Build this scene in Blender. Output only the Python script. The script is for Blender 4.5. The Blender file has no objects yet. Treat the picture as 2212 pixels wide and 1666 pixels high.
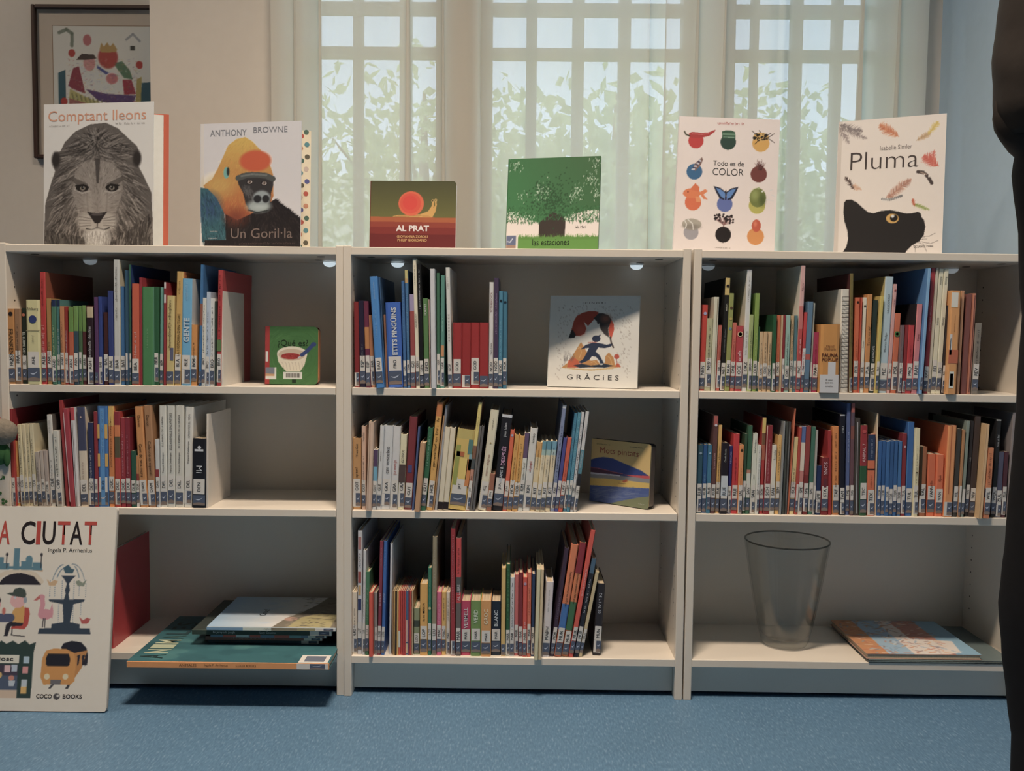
import bpy, math, random
import numpy as np
from mathutils import Vector, Matrix
random.seed(7); RNG = np.random.default_rng(11)
S = bpy.context.scene
COL = S.collection
# ------------------------------------------------------------------ camera
CAMP = Vector((0.4031, -2.1266, 0.8702)); FPX = 1985.972
CR = Vector((0.99993598, 0.0061741, 0.00948248)); CU = Vector((-0.00983828, 0.06040622, 0.99812539)); CF = Vector((-0.00558973, 0.99815478, -0.0604631))
cam = bpy.data.objects.new('camera', bpy.data.cameras.new('camera')); COL.objects.link(cam)
cam.data.sensor_width = 36; cam.data.lens = FPX * 36 / 2212; cam.data.clip_start = 0.05
cam.matrix_world = Matrix((( CR.x, CU.x, -CF.x, CAMP.x), (CR.y, CU.y, -CF.y, CAMP.y), (CR.z, CU.z, -CF.z, CAMP.z), (0, 0, 0, 1)))
S.camera = cam
# ------------------------------------------------------------------ sky, lights, exposure
S.view_settings.view_transform = 'Standard'; S.view_settings.look = 'None'
S.view_settings.gamma = 1; S.view_settings.use_curve_mapping = False
S.view_settings.exposure = 0.0
SKY = 21.0; SUN = 4.5; KEY = 53.0; FILL = 27.0; WARM = (1.0, 0.80, 0.60)
world = bpy.data.worlds.new('sky'); S.world = world; world.use_nodes = True
wn = world.node_tree.nodes; wn.clear()
wo = wn.new('ShaderNodeOutputWorld'); wb = wn.new('ShaderNodeBackground'); ws = wn.new('ShaderNodeTexSky')
ws.sky_type = 'HOSEK_WILKIE'; ws.sun_direction = (-0.5, -0.4, 0.75); ws.turbidity = 6.0; ws.ground_albedo = 0.4
wh = wn.new('ShaderNodeHueSaturation'); wh.inputs['Saturation'].default_value = .62
world.node_tree.links.new(ws.outputs[0], wh.inputs['Color']); world.node_tree.links.new(wh.outputs[0], wb.inputs[0]); world.node_tree.links.new(wb.outputs[0], wo.inputs[0])
wb.inputs[1].default_value = SKY
def area(name, loc, sx, sy, power, color=WARM):
    l = bpy.data.lights.new(name, 'AREA'); l.shape = 'RECTANGLE'; l.size = sx; l.size_y = sy; l.energy = power; l.color = color; l.spread = math.radians(118)
    o = bpy.data.objects.new(name, l); o.location = loc; COL.objects.link(o); return o
LAMPS = [(0.32, -1.06, 0.60, 0.24, KEY), (-2.05, -0.50, 0.60, 0.24, FILL)]; ZLAMP = 3.36  # second one is an unseen fill, added to brighten the alcove wall
for i, (x, y, a, b, w) in enumerate(LAMPS):
    area('ceiling_and_fill_light', (x, y, ZLAMP), a, b, w).data.spread = math.radians((118, 165)[i])
sun = bpy.data.objects.new('sun', bpy.data.lights.new('sun', 'SUN')); sun.data.energy = SUN; sun.data.angle = .03; sun.data.color = (1, .98, .95)
sun.rotation_euler = Vector((0.25, 0.62, -0.75)).to_track_quat('-Z', 'Y').to_euler(); COL.objects.link(sun)
# ------------------------------------------------------------------ helpers
def lin(c):
    c = np.asarray(c, float) / 255.0
    return np.where(c <= 0.04045, c / 12.92, ((c + 0.055) / 1.055) ** 2.4)
REF = (186, 173, 156)
def alb(c, ref=None, k=0.68):
    a = lin(c) / lin(ref or REF) * k
    g = a @ np.array((.3, .55, .15)); sat = 1 - a.min(-1) / np.maximum(a.max(-1), 1e-6); a = (a * .72 + g[..., None] * .28) * (1 - .20 * sat[..., None]); a = a / np.maximum(1, a.max(-1, keepdims=True) / .80)
    return np.clip(a, 0.004, 0.84)
def at(px, py, Y):
    d = CR * ((px - 1106) / FPX) - CU * ((py - 833) / FPX) + CF
    t = (Y - CAMP.y) / d.y
    return CAMP.x + t * d.x, CAMP.z + t * d.z
def atz(px, py, Z):
    d = CR * ((px - 1106) / FPX) - CU * ((py - 833) / FPX) + CF
    t = (Z - CAMP.z) / d.z
    return CAMP.x + t * d.x, CAMP.y + t * d.y
MATS = {}
def mat(name, col, rough=0.5, spec=0.5, noise=None, emis=None, bump=None):
    if name in MATS: return MATS[name]
    m = bpy.data.materials.new(name); m.use_nodes = True; nt = m.node_tree; b = nt.nodes['Principled BSDF']
    b.inputs['Base Color'].default_value = (*[float(v) for v in col], 1); b.inputs['Roughness'].default_value = rough
    b.inputs['Specular IOR Level'].default_value = spec
    if noise:
        sc, amt = noise
        tc = nt.nodes.new('ShaderNodeTexCoord'); n = nt.nodes.new('ShaderNodeTexNoise'); n.inputs['Scale'].default_value = sc; n.inputs['Detail'].default_value = 5
        mr = nt.nodes.new('ShaderNodeMapRange'); mr.inputs[3].default_value = 1 - amt; mr.inputs[4].default_value = 1 + amt
        mx = nt.nodes.new('ShaderNodeMix'); mx.data_type = 'RGBA'; mx.blend_type = 'MULTIPLY'; mx.inputs[0].default_value = 1
        mx.inputs[6].default_value = (*[float(v) for v in col], 1)
        nt.links.new(tc.outputs['Object'], n.inputs['Vector']); nt.links.new(n.outputs[0], mr.inputs[0])
        nt.links.new(mr.outputs[0], mx.inputs[7]); nt.links.new(mx.outputs[2], b.inputs['Base Color'])
        if bump:
            bp = nt.nodes.new('ShaderNodeBump'); bp.inputs['Strength'].default_value = bump; bp.inputs['Distance'].default_value = 0.002
            nt.links.new(n.outputs[0], bp.inputs['Height']); nt.links.new(bp.outputs[0], b.inputs['Normal'])
    if emis:
        b.inputs['Emission Color'].default_value = (*emis[0], 1); b.inputs['Emission Strength'].default_value = emis[1]
    MATS[name] = m; return m
def vcmat(name, rough, spec, wear=0.06):
    m = bpy.data.materials.new(name); m.use_nodes = True; nt = m.node_tree; b = nt.nodes['Principled BSDF']
    a = nt.nodes.new('ShaderNodeVertexColor'); a.layer_name = 'Col'
    tc = nt.nodes.new('ShaderNodeTexCoord'); n = nt.nodes.new('ShaderNodeTexNoise'); n.inputs['Scale'].default_value = 60; n.inputs['Detail'].default_value = 6
    mr = nt.nodes.new('ShaderNodeMapRange'); mr.inputs[3].default_value = 1 - wear; mr.inputs[4].default_value = 1 + wear
    mx = nt.nodes.new('ShaderNodeMix'); mx.data_type = 'RGBA'; mx.blend_type = 'MULTIPLY'; mx.inputs[0].default_value = 1
    nt.links.new(tc.outputs['Object'], n.inputs['Vector']); nt.links.new(n.outputs[0], mr.inputs[0])
    nt.links.new(a.outputs[0], mx.inputs[6]); nt.links.new(mr.outputs[0], mx.inputs[7]); nt.links.new(mx.outputs[2], b.inputs['Base Color'])
    b.inputs['Roughness'].default_value = rough; b.inputs['Specular IOR Level'].default_value = spec
    return m
COVER = vcmat('laminated_cover', 0.42, 0.4); PRINT = vcmat('printed_ink', 0.45, 0.35, 0.02); MATTE = vcmat('matte_print', 0.7, 0.2)
WHITE = mat('white_laminate', (0.79, 0.745, 0.685), 0.38, 0.45, noise=(220, 0.015))
LABEL = mat('paper_label', (0.74, 0.74, 0.74), 0.5, 0.3, noise=(90, 0.04))
PLINTH = WHITE
def pages_mat():
    m = bpy.data.materials.new('page_edges'); m.use_nodes = True; nt = m.node_tree; b = nt.nodes['Principled BSDF']
    tc = nt.nodes.new('ShaderNodeTexCoord'); mp = nt.nodes.new('ShaderNodeMapping'); mp.inputs['Scale'].default_value = (900, 6, 6)
    n = nt.nodes.new('ShaderNodeTexNoise'); n.inputs['Scale'].default_value = 1.0
    r = nt.nodes.new('ShaderNodeValToRGB'); r.color_ramp.elements[0].position = .35; r.color_ramp.elements[1].position = .65
    r.color_ramp.elements[0].color = (.50, .40, .29, 1); r.color_ramp.elements[1].color = (.72, .62, .48, 1)
    nt.links.new(tc.outputs['Object'], mp.inputs[0]); nt.links.new(mp.outputs[0], n.inputs['Vector']); nt.links.new(n.outputs[0], r.inputs[0])
    nt.links.new(r.outputs[0], b.inputs['Base Color']); b.inputs['Roughness'].default_value = .8; return m
PAGES = pages_mat()
def link(name, data, parent=None, m=None):
    o = bpy.data.objects.new(name, data); COL.objects.link(o)
    if m is not None and data is not None and not data.materials: data.materials.append(m)
    if parent is not None: o.parent = parent
    return o
def tag(o, label=None, cat=None, group=None, kind=None):
    if label: o['label'] = label
    if cat: o['category'] = cat
    if group: o['group'] = group
    if kind: o['kind'] = kind
    return o
def thing(name, loc, label, cat, group=None, rot=None):
    o = bpy.data.objects.new(name, None); o.empty_display_size = .02; COL.objects.link(o); o.location = loc
    if rot is not None: o.rotation_euler = rot
    return tag(o, label, cat, group)
class MB:
    """collects geometry with a colour per face"""
    def __init__(s): s.v = []; s.f = []; s.c = []
    def add(s, vs, fs, col=None):
        n = len(s.v); s.v += [tuple(v) for v in vs]
        for f in fs: s.f.append([i + n for i in f]); s.c.append(col)
    def box(s, a, b, col=None):
        x0, y0, z0 = a; x1, y1, z1 = b
        s.add([(x0, y0, z0), (x1, y0, z0), (x1, y1, z0), (x0, y1, z0), (x0, y0, z1), (x1, y0, z1), (x1, y1, z1), (x0, y1, z1)],
              [(0, 3, 2, 1), (4, 5, 6, 7), (0, 1, 5, 4), (1, 2, 6, 5), (2, 3, 7, 6), (3, 0, 4, 7)], col)
    def bbox(s, a, b, r=.001, col=None):
        """box with chamfered edges on all three axes"""
        x0, y0, z0 = a; x1, y1, z1 = b; r = min(r, (x1 - x0) * .45, (y1 - y0) * .45, (z1 - z0) * .45)
        V = []; idx = {}
        for ix, X in enumerate((x0, x1)):
            for iy, Y in enumerate((y0, y1)):
                for iz, Z in enumerate((z0, z1)):
                    sx, sy, sz = (1 if ix == 0 else -1), (1 if iy == 0 else -1), (1 if iz == 0 else -1)
                    for ax in range(3):
                        p = [X + sx * r, Y + sy * r, Z + sz * r]; p[ax] = (X, Y, Z)[ax]
                        idx[ix, iy, iz, ax] = len(V); V.append(p)
        F = []
        for ax in range(3):
            o = [a_ for a_ in range(3) if a_ != ax]
            for side in (0, 1):
                q = []
                for (p_, q_) in ((0, 0), (1, 0), (1, 1), (0, 1)):
                    k = [0, 0, 0]; k[ax] = side; k[o[0]] = p_; k[o[1]] = q_; q.append(idx[k[0], k[1], k[2], ax])
                F.append(q)
            for p_ in (0, 1):
                for q_ in (0, 1):
                    k0 = [0, 0, 0]; k1 = [0, 0, 0]; k0[ax] = 0; k1[ax] = 1
                    for k in (k0, k1): k[o[0]] = p_; k[o[1]] = q_
                    F.append([idx[(*k0, o[0])], idx[(*k1, o[0])], idx[(*k1, o[1])], idx[(*k0, o[1])]])
        for ix in (0, 1):
            for iy in (0, 1):
                for iz in (0, 1): F.append([idx[ix, iy, iz, a_] for a_ in range(3)])
        c = Vector(((x0 + x1) / 2, (y0 + y1) / 2, (z0 + z1) / 2)); G = []
        for f in F:
            p = [Vector(V[i]) for i in f]; n = (p[1] - p[0]).cross(p[2] - p[0]); m_ = sum(p, Vector()) / len(p)
            G.append(f if n.dot(m_ - c) > 0 else f[::-1])
        s.add(V, G, col)
    def mesh(s, name, smooth=False):
        me = bpy.data.meshes.new(name); me.from_pydata(s.v, [], s.f)
        if any(c is not None for c in s.c):
            ca = me.color_attributes.new('Col', 'FLOAT_COLOR', 'CORNER'); arr = np.ones((len(me.loops), 4), np.float32); k = 0
            for f, c in zip(s.f, s.c):
                arr[k:k + len(f), :3] = c if c is not None else (.8, .8, .8); k += len(f)
            ca.data.foreach_set('color', arr.ravel())
        if smooth: me.polygons.foreach_set('use_smooth', [True] * len(me.polygons))
        return me
    def build(s, name, m, parent=None, smooth=False): return link(name, s.mesh(name, smooth), parent, m)
def lathe(prof, n=32, cap=False):
    mb = MB(); V = []; F = []
    for (r, z) in prof:
        for i in range(n): a = 2 * math.pi * i / n; V.append((r * math.cos(a), r * math.sin(a), z))
    for j in range(len(prof) - 1):
        for i in range(n): F.append((j * n + i, j * n + (i + 1) % n, (j + 1) * n + (i + 1) % n, (j + 1) * n + i))
    if cap: F.append([(len(prof) - 1) * n + i for i in range(n)])
    mb.add(V, F); return mb
# ------------------------------------------------------------------ lettering
TXT = {}; TMP = bpy.data.scenes.new('lettering_shop')
def text_mesh(s, bold=0.0):
    k = (s, bold)
    if k in TXT: return TXT[k]
    cu = bpy.data.curves.new('lettering', 'FONT'); cu.body = s; cu.size = 1; cu.resolution_u = 3; cu.offset = bold
    cu.align_x = 'CENTER'; cu.align_y = 'CENTER'; cu.fill_mode = 'FRONT'
    o = bpy.data.objects.new('lettering', cu); TMP.collection.objects.link(o); TMP.view_layers[0].update()
    me = bpy.data.meshes.new_from_object(o.evaluated_get(TMP.view_layers[0].depsgraph))
    bpy.data.objects.remove(o); bpy.data.curves.remove(cu)
    n = len(me.vertices); co = np.empty(n * 3, np.float32); me.vertices.foreach_get('co', co); co = co.reshape(-1, 3)
    if n:
        mn, mx = co.min(0), co.max(0); co[:, :2] -= (mn[:2] + mx[:2]) / 2; me.vertices.foreach_set('co', co.ravel()); w, h = (mx - mn)[:2]
    else: w = h = 1
    me.materials.clear(); TXT[k] = (me, float(w), float(h)); return TXT[k]
INK = {}
def ink(c):
    k = tuple(int(v) // 12 for v in c)
    if k not in INK:
        a = alb(c); m = mat('ink_%d_%d_%d' % k, a, .5, .3); INK[k] = m
    return INK[k]
AX = {'h': ((1, 0, 0), (0, 0, 1)), 'u': ((0, 0, 1), (-1, 0, 0)), 'd': ((0, 0, -1), (1, 0, 0)), 't': ((1, 0, 0), (0, 1, 0))}
def put_text(s, ctr, length, height, color, axis, parent, name='lettering', bold=0.0, stretch=False):
    me, w, h = text_mesh(s, bold)
    key = (s, bold, tuple(int(v) // 12 for v in color))
    if key not in TXT:
        m2 = me.copy(); m2.materials.append(ink(color)); TXT[key] = m2
    k = min(length / w, height / h); kx = length / w if stretch else k; ky = height / h if stretch else k
    tx, ty = [Vector(a) for a in AX[axis]]; tz = tx.cross(ty)
    o = link(name, TXT[key], parent)
    o.matrix_local = Matrix(((tx.x * kx, ty.x * ky, tz.x, ctr[0]), (tx.y * kx, ty.y * ky, tz.y, ctr[1]), (tx.z * kx, ty.z * ky, tz.z, ctr[2]), (0, 0, 0, 1)))
    return o
GREEK = []
def greek(i, color):
    """runs of small strokes: print too small to read"""
    key = ('greek', i % 5, tuple(int(v) // 12 for v in color))
    if key not in TXT:
        r = random.Random(i % 5 + 3); mb = MB(); x = -.5; V = []
        while x < .5:
            if r.random() < .16: x += .035; continue
            w = r.uniform(.010, .02); h0 = r.choice((-.5, -.3, -.3, -.3)); h1 = r.choice((.25, .25, .5))
            mb.add([(x, h0, 0), (x + w * .55, h0, 0), (x + w * .55, h1, 0), (x, h1, 0)], [(0, 1, 2, 3)])
            if r.random() < .7: mb.add([(x, h1 - .16, 0), (x + w * 1.2, h1 - .16, 0), (x + w * 1.2, h1, 0), (x, h1, 0)], [(0, 1, 2, 3)])
            x += w * 1.7
        me = mb.mesh('small_print'); me.materials.append(ink(color)); TXT[key] = me
    return TXT[key]
def put_greek(i, ctr, length, height, color, axis, parent, name='small_print'):
    tx, ty = [Vector(a) for a in AX[axis]]; tz = tx.cross(ty); o = link(name, greek(i, color), parent)
    o.matrix_local = Matrix(((tx.x * length, ty.x * height, tz.x, ctr[0]), (tx.y * length, ty.y * height, tz.y, ctr[1]), (tx.z * length, ty.z * height, tz.z, ctr[2]), (0, 0, 0, 1)))
    return o
# ------------------------------------------------------------------ painted prints: a fine grid of coloured points
class Canvas:
    def __init__(s, w, h, bg, ss=2):
        s.w, s.h, s.ss = w, h, ss; s.W, s.H = w * ss, h * ss
        s.a = np.empty((s.H, s.W, 3)); s.a[:] = np.asarray(bg, float)
    def sub(s, x0, y0, x1, y1):
        i0 = max(0, int(y0 * s.H) - 2); i1 = min(s.H, int(y1 * s.H) + 3); j0 = max(0, int(x0 * s.W) - 2); j1 = min(s.W, int(x1 * s.W) + 3)
        if i1 <= i0 or j1 <= j0: return None
        yy, xx = np.mgrid[i0:i1, j0:j1]; return i0, i1, j0, j1, (xx + .5) / s.W, (yy + .5) / s.H
    def blend(s, r, m, c, al=1.0):
        m = (m * al)[..., None]; t = s.a[r[0]:r[1], r[2]:r[3]]; t[:] = t * (1 - m) + np.asarray(c, float) * m
    def poly(s, P, c, al=1.0, grad=None):
        P = np.asarray(P, float); r = s.sub(P[:, 0].min(), P[:, 1].min(), P[:, 0].max(), P[:, 1].max())
        if r is None: return
        X, Y = r[4], r[5]; ins = np.zeros(X.shape, bool); n = len(P)
        for i in range(n):
            x0, y0 = P[i]; x1, y1 = P[(i + 1) % n]
            if y0 == y1: continue
            ins ^= ((y0 > Y) != (y1 > Y)) & (X < (x1 - x0) * (Y - y0) / (y1 - y0) + x0)
        if grad is not None:
            (ax, ay, bx, by), c2 = grad; t = np.clip(((X - ax) * (bx - ax) + (Y - ay) * (by - ay)) / ((bx - ax) ** 2 + (by - ay) ** 2), 0, 1)[..., None]
            c = np.asarray(c, float) * (1 - t) + np.asarray(c2, float) * t
        s.blend(r, ins.astype(float), c, al)
    def ell(s, cx, cy, rx, ry, c, al=1.0, soft=0.0, rot=0.0):
        R = max(rx, ry * s.H / s.W) * 1.5 + soft; R2 = max(ry, rx * s.W / s.H) * 1.5 + soft
        r = s.sub(cx - R, cy - R2, cx + R, cy + R2)
        if r is None: return
        asp = s.H / s.W; dx = r[4] - cx; dy = (r[5] - cy) * asp; ca, sa = math.cos(rot), math.sin(rot)
        d = np.sqrt(((dx * ca + dy * sa) / rx) ** 2 + ((-dx * sa + dy * ca) / (ry * asp)) ** 2)
        m = (d < 1).astype(float) if soft == 0 else np.clip((1 + soft - d) / (2 * soft), 0, 1)
        s.blend(r, m, c, al)
    def line(s, P, w, c, al=1.0, taper=False):
        P = [np.asarray(p, float) for p in P]; asp = s.H / s.W; L = len(P) - 1
        for i in range(L):
            a, b = P[i], P[i + 1]; wa = w * (1 - i / L) if taper else w; wb = w * (1 - (i + 1) / L) if taper else w
            r = s.sub(min(a[0], b[0]) - w, min(a[1], b[1]) - w, max(a[0], b[0]) + w, max(a[1], b[1]) + w)
            if r is None: continue
            ax, ay, bx, by = a[0], a[1] * asp, b[0], b[1] * asp; X, Y = r[4], r[5] * asp
            t = np.clip(((X - ax) * (bx - ax) + (Y - ay) * (by - ay)) / max(1e-9, (bx - ax) ** 2 + (by - ay) ** 2), 0, 1)
            d = np.hypot(X - ax - t * (bx - ax), Y - ay - t * (by - ay)); s.blend(r, (d < (wa + (wb - wa) * t) / 2).astype(float), c, al)
    def noise(s, amt, cells=40):
        n = RNG.normal(0, amt, (s.H, s.W, 1)); s.a += n
    def out(s):
        return np.clip(s.a.reshape(s.h, s.ss, s.w, s.ss, 3).mean((1, 3)), 0, 255)
def print_mesh(name, cv, w, h, ref=None):
    """flat print, x 0..w, z 0..h, facing -y"""
    im = cv.out(); n, m_ = cv.h, cv.w; xs = np.linspace(0, w, m_); zs = np.linspace(h, 0, n)
    V = np.zeros((n, m_, 3), np.float32); V[..., 0] = xs[None]; V[..., 2] = zs[:, None]
    q = np.arange(n * m_).reshape(n, m_); F = np.stack([q[1:, :-1], q[1:, 1:], q[:-1, 1:], q[:-1, :-1]], -1).reshape(-1, 4)
    me = bpy.data.meshes.new(name); me.vertices.add(n * m_); me.vertices.foreach_set('co', V.ravel())
    me.loops.add(F.size); me.loops.foreach_set('vertex_index', F.ravel().astype(np.int32)); me.polygons.add(len(F))
    me.polygons.foreach_set('loop_start', (np.arange(len(F)) * 4).astype(np.int32)); me.polygons.foreach_set('loop_total', np.full(len(F), 4, np.int32))
    me.update(calc_edges=True)
    ca = me.color_attributes.new('Col', 'FLOAT_COLOR', 'POINT'); c = np.ones((n * m_, 4), np.float32); c[:, :3] = alb(im.reshape(-1, 3), ref)
    ca.data.foreach_set('color', c.ravel()); me.materials.append(PRINT); return me
# ================================================================== the room
T = .018; Z1, Z2, Z3 = .7329, .4451, .098; YW = .62; XR = 1.632; XL = -6.0; YF = -9.0; ZC = 3.42; XP = at(324, 100, YW)[0]
def floor_mat():
    m = bpy.data.materials.new('blue_linoleum'); m.use_nodes = True; nt = m.node_tree; b = nt.nodes['Principled BSDF']
    tc = nt.nodes.new('ShaderNodeTexCoord'); mp = nt.nodes.new('ShaderNodeMapping'); mp.inputs['Scale'].default_value = (260, 62, 1)
    n1 = nt.nodes.new('ShaderNodeTexNoise'); n1.inputs['Scale'].default_value = 1; n1.inputs['Detail'].default_value = 4
    n2 = nt.nodes.new('ShaderNodeTexNoise'); n2.inputs['Scale'].default_value = 5; n2.inputs['Detail'].default_value = 3
    r = nt.nodes.new('ShaderNodeValToRGB'); cr = r.color_ramp
    cr.elements[0].position = .36; cr.elements[0].color = (.090, .182, .308, 1); cr.elements[1].position = .58; cr.elements[1].color = (.115, .228, .375, 1)
    e = cr.elements.new(.70); e.color = (.19, .31, .46, 1)
    mx = nt.nodes.new('ShaderNodeMix'); mx.data_type = 'RGBA'; mx.blend_type = 'MULTIPLY'; mx.inputs[0].default_value = .5
    nt.links.new(tc.outputs['Object'], mp.inputs[0]); nt.links.new(mp.outputs[0], n1.inputs['Vector']); nt.links.new(tc.outputs['Object'], n2.inputs['Vector'])
    mr = nt.nodes.new('ShaderNodeMapRange'); mr.inputs[3].default_value = .8; mr.inputs[4].default_value = 1.2
    nt.links.new(n1.outputs[0], r.inputs[0]); nt.links.new(n2.outputs[0], mr.inputs[0]); nt.links.new(r.outputs[0], mx.inputs[6]); nt.links.new(mr.outputs[0], mx.inputs[7])
    nt.links.new(mx.outputs[2], b.inputs['Base Color']); b.inputs['Roughness'].default_value = .45; b.inputs['Specular IOR Level'].default_value = .3
    return m
WALL = mat('wall_paint', (.66, .63, .60), .85, .2, noise=(35, .03), bump=.06)
WALLR = mat('wall_paint_skylight_tint', (.43, .56, .71), .85, .2, noise=(35, .03), bump=.06)  # blue skylight spilling past the curtain, put into the wall colour
CEIL = mat('ceiling_paint', (.72, .70, .67), .9, .2, noise=(20, .02))
DIM = mat('wall_paint_ochre', (.34, .29, .24), .85, .2, noise=(20, .05))
def struct(name, mb, m, parent=None):
    o = mb.build(name, m, parent)
    if parent is None: tag(o, kind='structure')
    return o
mb = MB(); mb.box((XL, YF, -.05), (XR, 1.05, 0)); struct('floor', mb, floor_mat())
mb = MB(); mb.box((XL, YF, ZC), (XR, 1.05, ZC + .1)); struct('ceiling', mb, CEIL)
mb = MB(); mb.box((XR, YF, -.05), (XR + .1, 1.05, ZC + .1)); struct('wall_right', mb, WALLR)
mb = MB(); mb.box((XL - .1, YF, -.05), (XL, 1.15, ZC + .1)); struct('wall_left', mb, DIM)
mb = MB(); mb.box((XL - .1, YF - .1, -.05), (XR + .1, YF, ZC + .1)); struct('wall_front', mb, DIM)
mb = MB(); mb.box((XL, 1.0, 0), (XP, 1.1, ZC)); struct('wall_alcove', mb, WALL)
# window wall: piers, sill wall and lintel round three openings
SILL, HEAD, YG = .86, 2.56, .745
OP = [(672, 962), (1046, 1490), (1566, 1902)]
ops = [(at(a, 100, YG)[0], at(b, 100, YG)[0]) for a, b in OP]; ops[2] = (ops[2][0], min(ops[2][1], XR - .07))
mb = MB(); xs = [XP] + [v for o in ops for v in o] + [XR]
for i in range(0, len(xs), 2): mb.box((xs[i], YW, 0), (xs[i + 1], .90, ZC))
for a, b in ops: mb.box((a, YW, 0), (b, .90, SILL)); mb.box((a, YW, HEAD), (b, .90, ZC))
struct('wall_back', mb, WALL)
FRAME = mat('window_frame_paint', (.58, .57, .53), .5, .4, noise=(60, .04))
def thin_glass(name, tint, k=1.0):
    """clear sheet: tinted see-through plus a Schlick reflection, the same from both sides"""
    m = bpy.data.materials.new(name); m.use_nodes = True; nt = m.node_tree; nt.nodes.clear()
    o = nt.nodes.new('ShaderNodeOutputMaterial'); t = nt.nodes.new('ShaderNodeBsdfTransparent'); g = nt.nodes.new('ShaderNodeBsdfGlossy'); x = nt.nodes.new('ShaderNodeMixShader')
    lw = nt.nodes.new('ShaderNodeLayerWeight'); lw.inputs[0].default_value = .5; pw = nt.nodes.new('ShaderNodeMath'); pw.operation = 'POWER'; pw.inputs[1].default_value = 4.5
    ma = nt.nodes.new('ShaderNodeMath'); ma.operation = 'MULTIPLY_ADD'; ma.inputs[1].default_value = .8 * k; ma.inputs[2].default_value = .035 * k
    t.inputs[0].default_value = (*tint, 1); g.inputs['Roughness'].default_value = .02
    nt.links.new(lw.outputs['Facing'], pw.inputs[0]); nt.links.new(pw.outputs[0], ma.inputs[0]); nt.links.new(ma.outputs[0], x.inputs[0])
    nt.links.new(t.outputs[0], x.inputs[1]); nt.links.new(g.outputs[0], x.inputs[2]); nt.links.new(x.outputs[0], o.inputs[0]); return m
PANE = thin_glass('window_glass', (.93, .96, .95))
zb = [at(1200, y, YG)[1] for y in (130, 107, 35, 10)]
vbars = [[(765, 785), (865, 890)], [(1137, 1160), (1236, 1261), (1336, 1361)], [(1622, 1636), (1708, 1730), (1797, 1816)]]
for k, (a, b) in enumerate(ops):
    mb = MB(); w = .026
    for q in ((a, a + w, SILL, HEAD), (b - w, b, SILL, HEAD), (a + w, b - w, SILL, SILL + w), (a + w, b - w, HEAD - w, HEAD)):
        mb.bbox((q[0], YG - .03, q[2]), (q[1], YG + .03, q[3]), .003)
    win = struct('window_%d' % (k + 1), mb, FRAME)
    vx = [(at(p, 100, YG)[0], at(q, 100, YG)[0]) for p, q in vbars[k]]
    for (p, q) in vx:
        m2 = MB(); m2.bbox((p, YG - .022, SILL + w), (q, YG + .022, HEAD - w), .003); m2.build('glazing_bar', FRAME, win)
    for zz in ((zb[0], zb[1]), (zb[2], zb[3])):
        m2 = MB(); m2.bbox((a + w, YG - .018, zz[0]), (b - w, YG + .018, zz[1]), .003); m2.build('cross_bar', FRAME, win)
    cx = [a + w] + [v for p in vx for v in p] + [b - w]; cz = [SILL + w, zb[0], zb[1], zb[2], zb[3], HEAD - w]
    for i in range(0, len(cx), 2):
        for j in range(0, len(cz), 2):
            m2 = MB(); m2.box((cx[i], YG - .002, cz[j]), (cx[i + 1], YG + .002, cz[j + 1])); m2.build('pane', PANE, win)
# sheer curtains
def sheer():
    m = bpy.data.materials.new('sheer_voile'); m.use_nodes = True; nt = m.node_tree; nt.nodes.clear()
    o = nt.nodes.new('ShaderNodeOutputMaterial'); tr = nt.nodes.new('ShaderNodeBsdfTransparent'); di = nt.nodes.new('ShaderNodeBsdfDiffuse'); tl = nt.nodes.new('ShaderNodeBsdfTranslucent')
    a = nt.nodes.new('ShaderNodeMixShader'); b = nt.nodes.new('ShaderNodeMixShader')
    di.inputs[0].default_value = (.82, .80, .75, 1); tl.inputs[0].default_value = (.80, .81, .79, 1); a.inputs[0].default_value = .48
    tc = nt.nodes.new('ShaderNodeTexCoord'); n = nt.nodes.new('ShaderNodeTexNoise'); mp = nt.nodes.new('ShaderNodeMapping'); mp.inputs['Scale'].default_value = (500, 500, 500)
    mr = nt.nodes.new('ShaderNodeMapRange'); mr.inputs[3].default_value = .07; mr.inputs[4].default_value = .16
    nt.links.new(tc.outputs['Object'], mp.inputs[0]); nt.links.new(mp.outputs[0], n.inputs['Vector']); nt.links.new(n.outputs[0], mr.inputs[0])
    nt.links.new(di.outputs[0], a.inputs[1]); nt.links.new(tl.outputs[0], a.inputs[2]); nt.links.new(mr.outputs[0], b.inputs[0])
    nt.links.new(a.outputs[0], b.inputs[1]); nt.links.new(tr.outputs[0], b.inputs[2]); nt.links.new(b.outputs[0], o.inputs[0]); return m
VOILE = sheer()
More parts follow.
